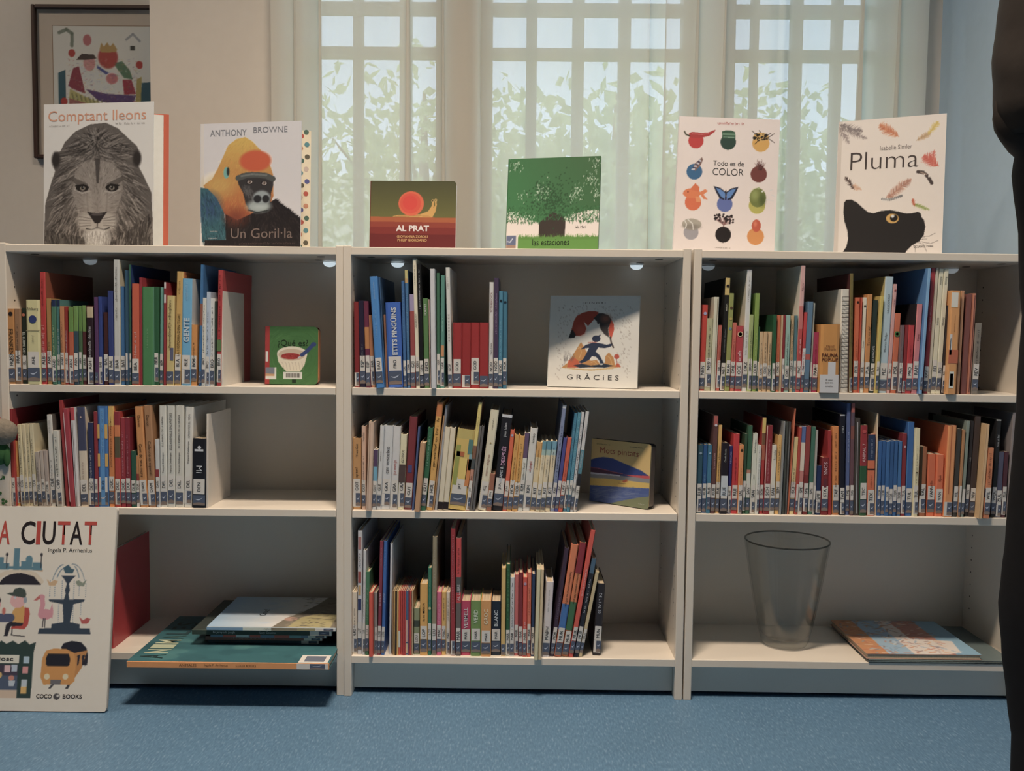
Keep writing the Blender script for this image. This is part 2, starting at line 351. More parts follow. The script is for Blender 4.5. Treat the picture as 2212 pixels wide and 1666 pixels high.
def curtain(pa, pb, Y, seed, label, folds):
    """folds: (pixel centre, half width in m, amplitude in m, how far the pleat overlaps itself)"""
    r = random.Random(seed); xa, xb = at(pa, 250, Y)[0], at(pb, 250, Y)[0]; N = int((xb - xa) / .004); mb = MB(); V = []; F = []
    fl = [(at(p, 250, Y)[0], hw, am, ov) for p, hw, am, ov in folds]; ph = [r.uniform(0, 6.3) for _ in range(4)]
    Zs = np.linspace(.12, 2.62, 26)
    for z in Zs:
        for i in range(N + 1):
            s = xa + (xb - xa) * i / N; x = s; y = Y + .006 * math.sin(s * 31 + ph[0]) + .005 * math.sin(s * 57 + ph[1] + z * .5)
            for (c, hw, am, ov) in fl:
                t = (s - c) / hw
                if abs(t) < 1: g = math.cos(t * math.pi / 2) ** 2; y -= am * g; x += ov * math.sin(t * math.pi) * -1 * (1.2 - .25 * z)
            V.append((x + .004 * math.sin(z * 2 + ph[2]), y, z))
    n = N + 1
    for j in range(len(Zs) - 1):
        for i in range(N): F.append((j * n + i, j * n + i + 1, (j + 1) * n + i + 1, (j + 1) * n + i))
    mb.add(V, F); c = thing('sheer_curtain', ((xa + xb) / 2, Y, .12), label, 'curtain', 'sheer curtains in front of the windows')
    f = mb.build('fabric', VOILE, c, True); f.matrix_parent_inverse = Matrix.Translation((-(xa + xb) / 2, -Y, -.12))
    rod = MB(); rod.bbox((xa, Y - .012, 2.62), (xb, Y + .012, 2.645), .004); ro = rod.build('curtain_rail', mat('rail', (.6, .6, .58), .4), c); ro.matrix_parent_inverse = f.matrix_parent_inverse
curtain(583, 893, .545, 1, 'white sheer curtain panel on the left, beside the beige pier', [(640, .05, .03, .03), (690, .03, .02, .02), (880, .03, .02, .024)])
curtain(886, 1438, .598, 2, 'white sheer curtain panel in the middle, behind the green tree book', [(960, .06, .03, .034), (1040, .05, .03, .02), (1400, .03, .02, .012)])
curtain(1436, 1998, .545, 3, 'white sheer curtain panel on the right, behind the black cat book', [(1500, .06, .03, .035), (1560, .05, .03, .03), (1850, .07, .03, .04), (1930, .06, .03, .035), (1690, .02, .01, .0)])
# ------------------------------------------------------------------ outside the windows
GREEN = mat('lawn', (.16, .25, .07), .9, .1, noise=(3, .3)); LEAF = mat('foliage', (.46, .54, .34), .7, .3, noise=(9, .4)); BARK = mat('bark', (.20, .16, .12), .9, .1, noise=(20, .3))
def translucent_leaves(m):
    nt = m.node_tree; b = nt.nodes['Principled BSDF']; o_ = nt.nodes['Material Output']; t = nt.nodes.new('ShaderNodeBsdfTranslucent'); x = nt.nodes.new('ShaderNodeMixShader'); x.inputs[0].default_value = .55
    t.inputs[0].default_value = (.62, .70, .42, 1); nt.links.new(b.outputs[0], x.inputs[1]); nt.links.new(t.outputs[0], x.inputs[2]); nt.links.new(x.outputs[0], o_.inputs[0])
translucent_leaves(LEAF)
mb = MB(); mb.box((-12, 1.2, -1.2), (14, 30, -1.1)); tag(mb.build('lawn', GREEN), kind='structure')
def tree(x, y, h, rad, seed, label):
    r = random.Random(seed); t = thing('garden_tree', (x, y, -1.1), label, 'tree', 'trees in the garden')
    mb = lathe([(.16, 0), (.12, h * .35), (.09, h * .7), (.02, h)], 10); mb.build('trunk', BARK, t, True)
    for k in range(5):
        a = r.uniform(0, 6.3); m2 = MB(); z0 = h * r.uniform(.4, .65); e = Vector((math.cos(a) * rad * .7, math.sin(a) * rad * .7, h * .25))
        p = Vector((0, 0, z0)); q = p + e; u = Vector((0, 0, 1)).cross(e).normalized() * .04; w = e.cross(u).normalized() * .04
        m2.add([p + u, p + w, p - u, p - w, q + u * .3, q + w * .3, q - u * .3, q - w * .3], [(0, 1, 5, 4), (1, 2, 6, 5), (2, 3, 7, 6), (3, 0, 4, 7)]); m2.build('branch', BARK, t)
    m2 = MB()
    for k in range(2600):
        d = Vector((r.gauss(0, 1), r.gauss(0, 1), r.gauss(0, .8))).normalized() * rad * r.uniform(.35, 1); c = Vector((0, 0, h * .72)) + d
        u = Vector((r.gauss(0, 1), r.gauss(0, 1), r.gauss(0, 1))).normalized() * r.uniform(.06, .13); w = u.cross(Vector((r.gauss(0, 1), r.gauss(0, 1), r.gauss(0, 1)))).normalized() * r.uniform(.035, .07)
        m2.add([c - u, c + w, c + u, c - w], [(0, 1, 2, 3)])
    tag(m2.build('foliage', LEAF, t), kind='stuff')
tree(-2.6, 6.0, 3.9, 1.25, 1, 'leafy garden tree seen through the leftmost window'); tree(1.4, 7.5, 4.4, 1.5, 2, 'leafy garden tree seen through the middle window')
tree(4.6, 6.4, 4.0, 1.3, 3, 'leafy garden tree seen through the rightmost window')
tree(-5.4, 10.2, 4.8, 2.0, 4, 'broad garden tree farthest to the left, in front of the pale wall'); tree(-.9, 10.6, 5.2, 2.1, 5, 'broad garden tree in the middle, in front of the pale wall'); tree(3.4, 10.4, 4.9, 2.0, 6, 'broad garden tree in front of the pale wall, between two others'); tree(7.8, 10.0, 5.1, 2.0, 7, 'broad garden tree farthest to the right, in front of the pale wall')
HOUSE = mat('pale_render', (.72, .76, .70), .9, .1, noise=(1.2, .3))
hb = thing('garden_wall', (0, 13, -1.1), 'pale rendered garden wall far behind the trees', 'wall')
mb = MB(); mb.bbox((-11, 0, 0), (12, .3, 4.3), .03); mb.build('wall_face', HOUSE, hb); mb = MB(); mb.bbox((-11.1, -.06, 4.3), (12.1, .36, 4.45), .02); mb.build('coping', HOUSE, hb)
# ------------------------------------------------------------------ ceiling lamp and added fill lamp (they carry the area lights above)
DIFF = mat('lamp_diffuser', (.9, .88, .82), .5, .3, emis=((1, .85, .66), 1.0)); HOUS = mat('lamp_housing', (.75, .75, .74), .4)
for i, (x, y, a, b, w) in enumerate(LAMPS):
    l = thing('ceiling_and_fill_lamp', (x, y, ZLAMP + .005), ['ceiling lamp right in front of the bookcases', 'added fill lamp under the ceiling on the left of the room'][i], 'lamp')
    mb = MB(); mb.bbox((-a / 2 - .03, -b / 2 - .03, .01), (a / 2 + .03, b / 2 + .03, .055), .006); mb.build('housing', HOUS, l)
    mb = MB(); mb.bbox((-a / 2, -b / 2, .0), (a / 2, b / 2, .01), .002); mb.build('diffuser', DIFF, l)
# ------------------------------------------------------------------ three bookcases
D = .268
def bookcase(x0, y0, label, tilt=0.0):
    r = thing('bookcase', (x0, y0, 0), label, 'bookcase', 'white bookcases in a row under the windows', (0, tilt, 0))
    def part(n, a, b, rr=.0012): q = MB(); q.bbox(a, b, rr); return q.build(n, WHITE, r)
    part('side_panel', (0, 0, 0), (T, .28, 1.06)); part('side_panel', (.8 - T, 0, 0), (.8, .28, 1.06))
    part('top_panel', (T, 0, 1.057 - T), (.8 - T, .28, 1.057)); part('bottom_shelf', (T, 0, Z3 - T), (.8 - T, D, Z3))
    for z in (Z1, Z2): part('shelf', (T + .0015, .001, z - T), (.8 - T - .0015, D - .004, z))
    part('plinth', (T, .03, .010), (.8 - T, .046, Z3 - T)); part('back_panel', (T, D, .0), (.8 - T, D + .006, 1.057 - T), .0005)
    dark = mat('cam_lock', (.05, .04, .035), .5)
    for cx in (.055, .705, .735):
        q = lathe([(.0095, 0), (.0095, -.0008), (.0, -.0008)], 14); o = q.build('cam_cover', dark, r); o.location = (cx, .06 if cx != .705 else .17, 1.057 - T)
    for sx in (T, .8 - T):
        m2 = MB(); sg = 1 if sx == T else -1
        for yy in (.035, .235):
            for zz in np.arange(.16, 1.0, .032):
                c = [(sx + sg * .0003, yy + .0024 * math.cos(a), zz + .0024 * math.sin(a)) for a in np.arange(0, 6.28, 6.2832 / 8)]
                m2.add(c, [tuple(range(8))])
        tag(m2.build('peg_holes', dark, r), kind='stuff')
    return r
bookcase(-.8, .0044, 'white bookcase on the left, with a flat stack of large books')
bookcase(0, 0, 'white bookcase in the middle with three shelves of picture books')
bookcase(.8032, 0, 'white bookcase on the right, with the glass vase on its bottom shelf', .0035)
PUCK = [mat('puck_dim', (.75, .78, .80), .3, .5, emis=((.80, .92, 1.0), .16)), mat('puck_lit', (.8, .85, .88), .3, .5, emis=((.78, .92, 1.0), .65))]
for i, (px, lit) in enumerate(((195, 0), (712, 1), (859, 1), (1375, 1), (1530, 0), (2056, 0))):
    X = at(px, 570, .225)[0]
    w = ['near the left end of the left bookcase', 'at the right end of the left bookcase', 'above the blue penguin book', 'above the white rain book', 'at the left end of the right bookcase', 'beside the cream shapes books']
    p = thing('puck_light', (X, .225, 1.057 - T - .0005 - (.0022 if px > 1500 and px > 1900 else 0)), 'small round white puck light ' + w[i], 'light', 'puck lights under the top panels')
    q = lathe([(.0165, 0), (.0165, -.003), (.0155, -.006), (.012, -.010), (.007, -.0125), (.0, -.0135)], 24); q.build('dome', PUCK[lit], p, True)
    q = lathe([(.0172, 0), (.0172, -.002), (.0160, -.002)], 24); q.build('rim', mat('puck_rim', (.7, .72, .73), .4), p)
# ================================================================== shelved books
NAMES = [('black', (28, 26, 28)), ('charcoal', (62, 58, 56)), ('grey', (120, 115, 110)), ('white', (195, 186, 172)), ('cream', (200, 180, 130)), ('tan', (180, 135, 90)), ('brown', (110, 65, 45)),
         ('maroon', (90, 35, 42)), ('dark red', (135, 28, 36)), ('bright red', (192, 36, 38)), ('salmon', (205, 95, 75)), ('pink', (200, 125, 120)), ('magenta', (178, 36, 78)), ('purple', (85, 55, 90)),
         ('orange', (215, 110, 45)), ('amber', (210, 148, 50)), ('yellow', (212, 180, 75)), ('olive', (120, 112, 60)), ('lime green', (130, 150, 60)), ('green', (60, 120, 70)), ('dark green', (30, 75, 50)),
         ('teal', (50, 115, 120)), ('pale green', (135, 165, 145)), ('sky blue', (90, 160, 195)), ('blue', (35, 95, 155)), ('navy', (38, 48, 88)), ('slate blue', (85, 105, 130))]
def cname(c): return min(NAMES, key=lambda n: sum((a - b) ** 2 for a, b in zip(n[1], c)))[0]
def ordn(i): return '%d%s' % (i, 'th' if 10 <= i % 100 <= 20 else {1: 'st', 2: 'nd', 3: 'rd'}.get(i % 10, 'th'))
def sticker_mesh():
    mb = MB(); blue = alb((76, 84, 100)); sand = alb((128, 104, 88)); moon = alb((178, 182, 190)); e = .0003
    mb.add([(0, -e, .2), (1, -e, .2), (1, -e, 1), (0, -e, 1)], [(0, 1, 2, 3)], blue)
    P = [(0, .2), (.25, .26), (.5, .3), (.75, .25), (1, .2), (1, 0), (0, 0)]; mb.add([(x, -e * 1.3, z) for x, z in P], [tuple(range(len(P)))[::-1]], sand)
    o = [(.16 + .66 * t, .62 - .20 * math.sin(math.pi * t) + .14 * t) for t in np.linspace(0, 1, 9)]; i_ = [(x, z + .11 * math.sin(math.pi * k / 8)) for k, (x, z) in enumerate(o)]
    V = [(x, -e * 1.6, z) for x, z in o] + [(x, -e * 1.6, z) for x, z in i_]
    mb.add(V, [(k, k + 1, 9 + k + 1, 9 + k) for k in range(8)], moon); me = mb.mesh('library_sticker'); me.materials.append(COVER); return me
STK = sticker_mesh()
mb = MB(); mb.add([(0, -.0002, 0), (1, -.0002, 0), (1, -.0002, 1), (0, -.0002, 1)], [(0, 1, 2, 3)]); LBL = mb.mesh('call_label'); LBL.materials.append(LABEL)
BLK = (40, 38, 40); WHT = (205, 198, 188)
def shelf_book(row, i, n, X0, X1, z, h, d, Y, lean, c, code, op, ref, where):
    w = X1 - X0; ang = math.atan(lean)
    if op.get('name'): label = '%s, %s' % (op['name'], where)
    else:
        sz = ('slim' if w < .0085 else 'thick' if w > .017 else ''); ht = 'tall' if h > .235 else 'short' if h < .165 else ''
        label = ' '.join(('%s %s %s picture book, %s from left, %s' % (sz, ht, cname(c), ordn(i + 1), where)).split())
    px = X1 if ang > 0 else X0
    r = thing('book', (px, Y, z), label, 'book', row, (0, ang, 0)); ox = -w if ang > 0 else 0.0
    base = alb(c, ref); side = alb(op.get('side', c), ref); bands = [(f, alb(cc, ref)) for f, cc in op.get('b', [])]
    tb = min(.0022, w * .16); e = .0022 if w > .006 else .0012
    out = [(0, d), (0, e), (w * .14, 0), (w * .86, 0), (w, e), (w, d), (w - tb, d), (w - tb, e + .0016), (tb, e + .0016), (tb, d)]
    zs = [h] + [h * (1 - f) for f, _ in bands] + [0]; mb = MB(); k = len(out); V = []
    for zz in zs: V += [(x + ox, y, zz) for x, y in out]
    mb.v = V
    for j in range(len(zs) - 1):
        cc = bands[j][1] if j < len(bands) else base
        for a in range(k):
            b = (a + 1) % k; mb.f.append([(j + 1) * k + a, (j + 1) * k + b, j * k + b, j * k + a]); mb.c.append(cc if a in (1, 2, 3) else side if a in (0, 4) else alb((190, 175, 150)))
    L = (len(zs) - 1) * k
    for st, rev in ((0, False), (L, True)):
        for q in ((0, 1, 8, 9), (4, 5, 6, 7), (1, 2, 3, 4), (1, 4, 7, 8)):
            f = [st + v for v in q]; mb.f.append(f if rev else f[::-1]); mb.c.append(side)
    mb.build('cover', COVER, r)
    pm = MB(); ins = .002 if op.get('pb') else .0035; pm.box((tb + ox, e + .0016, .002), (w - tb + ox, d - .004, h - ins)); pm.build('pages', PAGES, r)
    if op.get('lab', 1) and w > .0035:
        s0 = random.uniform(.003, .011); sh = min(random.uniform(.024, .031), h * .2); l0 = s0 + sh + random.uniform(0, .002); lh = min(random.uniform(.031, .040), h * .22); xm = w * .05; nar = random.random() < .28
        sg = link('library_sticker', STK, r); sg.location = (xm + ox, -.0001, s0); sg.scale = (w - 2 * xm, 1, sh)
        if nar:
            lb = link('paper_backing', LBL, r); lb.location = (xm + ox, -.0001, s0 - .002); lb.scale = (w - 2 * xm, 1, sh + .003); sg.location = (w * .36 + ox, -.0002, s0); sg.scale = (w * .60, 1, sh)
        if op.get('lab', 1) != 's':
            lb = link('call_label', LBL, r); lb.location = (xm * 1.6 + ox, -.0002, l0); lb.scale = (w - 3.2 * xm, 1, lh)
            if code: put_text(code, (w * .5 + ox, -.0009, l0 + lh * .48), lh * .62, min(.0075, w * .62), BLK, 'u', lb, 'call_number').matrix_parent_inverse = lb.matrix_basis.inverted()
    for t in op.get('t', []):
        s, f0, f1, col, ax = t[:5]; wf = t[5] if len(t) > 5 else .62; L_ = (f1 - f0) * h; zc = h * (1 - (f0 + f1) / 2)
        if ax == 'h': put_text(s, (w * .5 + ox, -.0009, zc), w * .86, L_, col, 'h', r, 'title', t[6] if len(t) > 6 else .0)
        else: put_text(s, (w * .5 + ox, -.0009, zc), L_, w * wf, col, ax, r, 'title', t[6] if len(t) > 6 else .0, len(t) > 7)
    for j, t in enumerate(op.get('g', [])):
        f0, f1, col = t[:3]; wf = t[3] if len(t) > 3 else .34; off = t[4] if len(t) > 4 else 0
        put_greek(i * 3 + j, (w * (.5 + off) + ox, -.0009, h * (1 - (f0 + f1) / 2)), (f1 - f0) * h, w * wf, col, 'u', r, 'title')
    for t in op.get('dot', []):
        f, rr, col = t; m2 = MB(); m2.add([(w * .5 + ox + rr * w * math.cos(a), -.0007, h * (1 - f) + rr * w * math.sin(a)) for a in np.arange(0, 6.28, 6.2832 / 14)], [tuple(range(14))]); m2.build('emblem', ink(col), r)
    for t in op.get('rect', []):
        x0, x1, f0, f1, col = t; m2 = MB(); m2.add([(w * x0 + ox, -.0005, h * (1 - f1)), (w * x1 + ox, -.0005, h * (1 - f1)), (w * x1 + ox, -.0005, h * (1 - f0)), (w * x0 + ox, -.0005, h * (1 - f0))], [(0, 1, 2, 3)]); m2.build('colour_panel', ink(col), r)
    if op.get('spiral'):
        for zz in np.arange(.012, h - .01, .0095):
            m2 = MB(); n_ = 8; V = []; F = []
            for q in range(n_ + 1):
                a = math.pi * q / n_; cx, cy = w * .5 + ox - math.cos(a) * w * .42, -.001 - math.sin(a) * .006
                for (du, dv) in ((.0007, 0), (0, .0007), (-.0007, 0), (0, -.0007)): V.append((cx + du * math.cos(a), cy - abs(du) * math.sin(a), zz + dv))
            for q in range(n_):
                for s_ in range(4): F.append((q * 4 + s_, q * 4 + (s_ + 1) % 4, q * 4 + 4 + (s_ + 1) % 4, q * 4 + 4 + s_))
            m2.add(V, F); m2.build('wire_ring', mat('wire', (.03, .03, .03), .35), r)
    return r
def book_row(row, where, z, ybase, ref, data, Y0=.005, tilt=0):
    """data: pixel left, right at the foot of the spine, pixel y of its top, lean in pixels, colour, call number, options"""
    prev = -9; items = []
    for it in data:
        x0, x1, yt, ln, c, code = it[:6]; op = it[6] if len(it) > 6 else {}
        Y = op.get('y', Y0 + random.uniform(0, .009)); zz = z - (tilt and .0035 * (at(x0, ybase, Y)[0] - .8032))
        a, b = at(x0, ybase, Y)[0], at(x1, ybase, Y)[0]; ht = at((x0 + x1) / 2 + ln, yt, Y)[1] - zz; px_h = ybase - yt
        a = max(a, prev + .0002); b = max(b, a + .0025); prev = b
        items.append((a, b, zz, ht / math.cos(math.atan(ln / px_h)), Y, ln / px_h, c, code, op))
    for i, (a, b, zz, h, Y, ln, c, code, op) in enumerate(items):
        d = op.get('d', min(.255 - Y, max(.11, h * random.uniform(.72, .98))))
        shelf_book(row, i, len(items), a, b, zz + .0003, h, d, Y, ln, c, code, op, ref, where)
R_TOP = (188, 175, 159); R_MID = (180, 168, 152); R_BOT = (174, 164, 148)
W_, G_, K_ = (198, 188, 174), (120, 118, 112), (45, 40, 38)
def gw(f0=.12, f1=.72, c=WHT, wf=.34): return {'g': [(f0, f1, c, wf)]}
def gk(f0=.12, f1=.72, c=K_, wf=.34): return {'g': [(f0, f1, c, wf)]}
def o(**k): return k
# ---- left bookcase, upper shelf
book_row('books on the upper shelf of the left bookcase', 'upper shelf of left bookcase', Z1, 829, R_TOP, [
 (19, 34, 667, 0, (205, 128, 45), 'FRA', o(t=[('FRANKENST', .27, .70, (70, 45, 20), 'd', .6)], dot=[(.07, .3, (40, 30, 30))], name='orange book with dark FRANKENST lettering')),
 (34, 47, 667, 0, (158, 108, 66), 'FRA', gk(.2, .7)), (47.6, 59, 666, 0, (40, 46, 34), 'EL', o(t=[('EL LLIBRE DE L', .24, .70, (190, 185, 160), 'd', .55)], dot=[(.09, .35, (200, 100, 60))])),
 (59.5, 88, 648, 0, (205, 188, 122), 'AHL', o(t=[('Ahlberg', .08, .14, (90, 80, 60), 'h')], dot=[(.23, .30, (45, 60, 110))], g=[(.42, .52, (120, 110, 80), .2)], rect=[(0, 1, .36, .37, (150, 135, 90))])),
 (88.5, 102, 588, 0, (200, 36, 38), 'ALB', o(side=(150, 70, 40), d=.24, g=[(.06, .3, (90, 15, 20), .4), (.47, .82, (225, 160, 150), .6)])),
 (103, 113, 645, 0, (178, 118, 48), 'ANC', gk(.5, .72)), (113.5, 122.5, 648, 0, (66, 116, 84), 'AND', o(b=[(.08, (36, 48, 78))], g=[(.3, .7, (190, 190, 120), .45)])),
 (123, 131.5, 648, 0, (62, 124, 116), 'AND', o(b=[(.08, (36, 48, 78))], g=[(.35, .72, WHT, .45)])), (131.5, 140, 662, 0, (198, 118, 62), 'AND', gk(.2, .7, (110, 60, 30))), (140.5, 148.5, 663, 0, (158, 38, 34), 'AND', gw(.3, .7)),
 (150, 160, 663, 0, (196, 84, 44), 'ARN', o(b=[(.32, (98, 138, 54))])), (160.5, 170, 661, 0, (52, 74, 84), 'ARN', o(b=[(.32, (104, 142, 58))])), (170.5, 178, 661, 0, (72, 104, 64), 'ARN', o(b=[(.32, (96, 136, 54))])), (178.6, 188, 660, 0, (94, 42, 44), 'ARN', o(b=[(.33, (110, 146, 62))])),
 (189, 203, 663, 0, (46, 28, 34), 'ASH', o(b=[(.14, (186, 160, 116))], g=[(.25, .68, WHT, .5)])), (205.5, 213, 642, 0, (92, 52, 92), '', o(lab='s')), (213.5, 222, 641, 0, (46, 68, 134), 'BAB'), (225, 234.5, 675, 0, (76, 38, 38), 'BAL'), (235, 246, 628, 0, (48, 62, 118), 'BAL'),
 (247, 259.5, 561, 2, (180, 174, 162), 'BAR', o(side=(196, 176, 140), d=.2, g=[(.06, .33, (70, 66, 66), .38), (.38, .48, (50, 48, 48), .38)], name='tall white book with a faint vertical title')),
 (260, 271.5, 619, 1, (48, 110, 156), 'BAT'), (272, 277, 584, 1, (42, 84, 106), ''), (277.5, 284, 572, 2, (44, 100, 74), 'BEA', o(side=(30, 60, 110))), (284.5, 301, 613, 3, (212, 80, 42), 'BEA', gw(.48, .74)),
 (302, 307, 600, 2, (160, 32, 46), '', o(lab=0)), (307.5, 331, 620, 2, (62, 130, 70), '', o(lab=0, g=[(.42, .62, (120, 160, 110), .14)])), (331.5, 343, 620, 2, (34, 92, 54), 'BER', o(rect=[(0, .2, 0, 1, (70, 130, 90))])), (344, 352.5, 621, 4, (94, 156, 136), 'BER'),
 (353, 357, 610, 4, (160, 36, 48), '', o(lab=0, b=[(.06, (190, 170, 160)), (.12, (150, 35, 45)), (.2, (190, 170, 160))])), (357.5, 375, 639, 4, (206, 176, 96), 'BIE', o(lab='s', g=[(.05, .6, (110, 85, 50), .4)], rect=[(.5, .95, .58, .72, (90, 90, 110))])),
 (376, 390, 587, 9, (206, 154, 62), 'BLA', o(side=(200, 110, 50), t=[('LA HISTORIA D’EN TIGRE', .37, .74, (60, 45, 25), 'u', .6)], g=[(.08, .2, (90, 65, 35), .35)])),
 (391, 411.5, 602, 6, (84, 166, 198), 'BLE', o(side=(200, 190, 175), t=[('GENTE', .34, .62, (215, 222, 218), 'u', .62, .03)], g=[(.03, .2, (150, 190, 200), .3)], name='sky-blue book with large white GENTE lettering on its spine')),
 (412, 425, 702, 2, (222, 136, 42), 'BOS', gk(.3, .68)), (428, 434, 572, 8, (42, 110, 156), 'BOU', o(b=[(.32, (42, 110, 156)), (.5, (150, 80, 60))], lab='s')), (434.5, 442.5, 644, 5, (194, 186, 168), 'BRO', gk(.08, .62)), (443, 451.5, 631, 5, (166, 176, 186), 'BRO', gk(.2, .66)),
 (452, 463, 645, 3, (204, 198, 184), 'BRO', gk(.1, .7)), (463.5, 467, 651, 2, (52, 62, 52), '', o(lab=0)), (467.5, 477, 584, 6, (188, 42, 46), 'BRO', o(b=[(.58, (188, 42, 46))], d=.235, g=[(.05, .6, (110, 20, 26), .4)], rect=[(0, 1, .60, .70, (84, 116, 60))])),
 (478, 482, 629, 1, (206, 190, 168), '', o(lab=0, d=.165, name='thin cream book at the right end'))])
# ---- left bookcase, middle shelf
book_row('books on the middle shelf of the left bookcase', 'middle shelf of left bookcase', Z2, 1095, R_MID, [
 (20, 26.5, 884, 3, (150, 26, 36), ''), (27, 35, 953, -2, (176, 40, 34), 'CAS'), (35.5, 45.5, 953, -3, (218, 146, 46), 'CAS', gk(.4, .62)),
 (46, 54.5, 918, -6, (190, 170, 124), 'COL', gk(.1, .6)), (55, 63.5, 918, -6, (194, 172, 128), 'COL', gk(.2, .62)), (64, 72.5, 917, -7, (188, 168, 122), 'COL', gk(.1, .6)), (73, 81.5, 917, -7, (190, 170, 126), 'COL', gk(.15, .55)),
 (83, 92, 977, -6, (158, 138, 120), 'COR', gk(.2, .6)), (92.5, 100.5, 974, -6, (164, 144, 126), 'COR'), (101, 109, 974, -6, (156, 134, 118), 'COR'), (110, 121.5, 896, -6, (182, 172, 156), 'CUE', o(side=(90, 80, 70), g=[(.06, .2, G_, .4), (.5, .76, G_, .4)])), (122.5, 135, 931, -6, (178, 168, 148), 'CUS', gk(.08, .7)),
 (143, 151, 865, -12, (158, 34, 38), '', o(lab=0)), (151.5, 162.5, 883, -12, (170, 44, 58), '', o(lab=0, rect=[(.02, .2, .04, .95, (200, 150, 145))])), (163, 171, 881, -8, (182, 172, 164), '', o(lab=0, b=[(.13, (190, 50, 60))], rect=[(.4, .5, .14, 1, (80, 60, 55))])),
 (175, 192, 880, -6, (196, 172, 142), 'DEL', o(b=[(.44, (64, 64, 86))], dot=[(.10, .12, (190, 150, 130))], g=[(.55, .72, (150, 110, 90), .3)])), (193, 204.5, 914, -1, (44, 48, 80), 'DEG', gw(.3, .7)), (205, 212.5, 890, 0, (146, 34, 44), 'DEC'),
 (213, 235, 878, 0, (44, 106, 160), 'DUQ', o(g=[(.05, .6, (120, 170, 200), .2)], rect=[(0, .22, .18, .32, (220, 160, 50)), (.72, 1, .18, .32, (220, 160, 50)), (0, .22, .47, .6, (220, 160, 50)), (.72, 1, .47, .6, (220, 160, 50)), (.28, .68, .02, .98, (66, 140, 190))], name='blue book with amber side squares on its spine')),
 (236, 248.5, 878, 0, (216, 118, 38), 'DUC', o(b=[(.2, (212, 160, 60))], g=[(.1, .6, (110, 60, 30), .35)])), (249, 261, 890, 0, (186, 48, 38), 'DUC', o(b=[(.14, (150, 30, 44)), (.26, (216, 110, 40)), (.48, (86, 74, 48))])), (262, 272.5, 903, 0, (158, 34, 48), 'DUC', gw(.15, .7, (200, 140, 140), .3)), (273, 283, 903, -1, (136, 28, 44), 'DUC', gw(.2, .65, (190, 130, 130), .3)),
 (284, 294.5, 975, 0, (34, 82, 60), 'DUR'), (295, 302, 985, 0, (190, 176, 160), 'DUR', o(b=[(.35, (196, 120, 50)), (.6, (150, 50, 36))])),
 (303.5, 320, 879, -10, (206, 126, 48), 'DAM', o(t=[('Gent de tota mena', .37, .70, (40, 28, 18), 'd', .5), ('Damon', .09, .20, (50, 32, 20), 'd', .45)], name='orange book with dark lettering Gent de tota mena')),
 (321, 337, 877, -8, (168, 112, 64), 'DAM', o(t=[('Cada uno es especial', .35, .68, (40, 28, 18), 'd', .5), ('Damon', .09, .20, (50, 32, 20), 'd', .45)], name='tan book with dark lettering Cada uno es especial')),
 (338, 345.5, 950, -2, (176, 170, 160), 'DAN', o(rect=[(0, 1, .44, .55, (150, 40, 44))])),
 (346, 362, 877, -1, (188, 180, 162), 'DEL', o(t=[('ELS ANIMALS DE LA GRANJA', .06, .44, (60, 56, 54), 'u', .32), ('François Delebecque', .46, .66, BLK, 'u', .32)])), (362.5, 378, 877, 1, (180, 172, 154), 'DEL', o(t=[('ELS ANIMALS SALVATGES', .06, .44, (60, 56, 54), 'u', .32), ('François Delebecque', .46, .66, BLK, 'u', .32)])),
 (378.5, 396, 877, 3, (182, 172, 152), 'DEL', o(t=[('ELS ANIMALS DE LA GRANJA', .06, .44, (60, 56, 54), 'u', .3), ('François Delebecque', .46, .66, BLK, 'u', .3)])), (397, 414, 880, 6, (190, 180, 162), 'DEL', o(d=.24, side=(176, 166, 150), t=[('AFRONTER EL MÓN', .06, .32, (80, 76, 74), 'u', .3), ('François Delebecque', .34, .56, BLK, 'u', .3)])),
 (415, 444, 948, 3, (28, 27, 32), 'DEN', o(t=[('Mi', .34, .55, (210, 205, 200), 'd', .42)], rect=[(.15, .8, .155, .185, (205, 200, 195))], dot=[(.13, .13, (205, 200, 195))], name='thick black book with a white handwritten word')),
 (445, 449.5, 895, 3, (206, 186, 162), '', o(lab=0, d=.165, name='thin tall cream book at the right end'))])
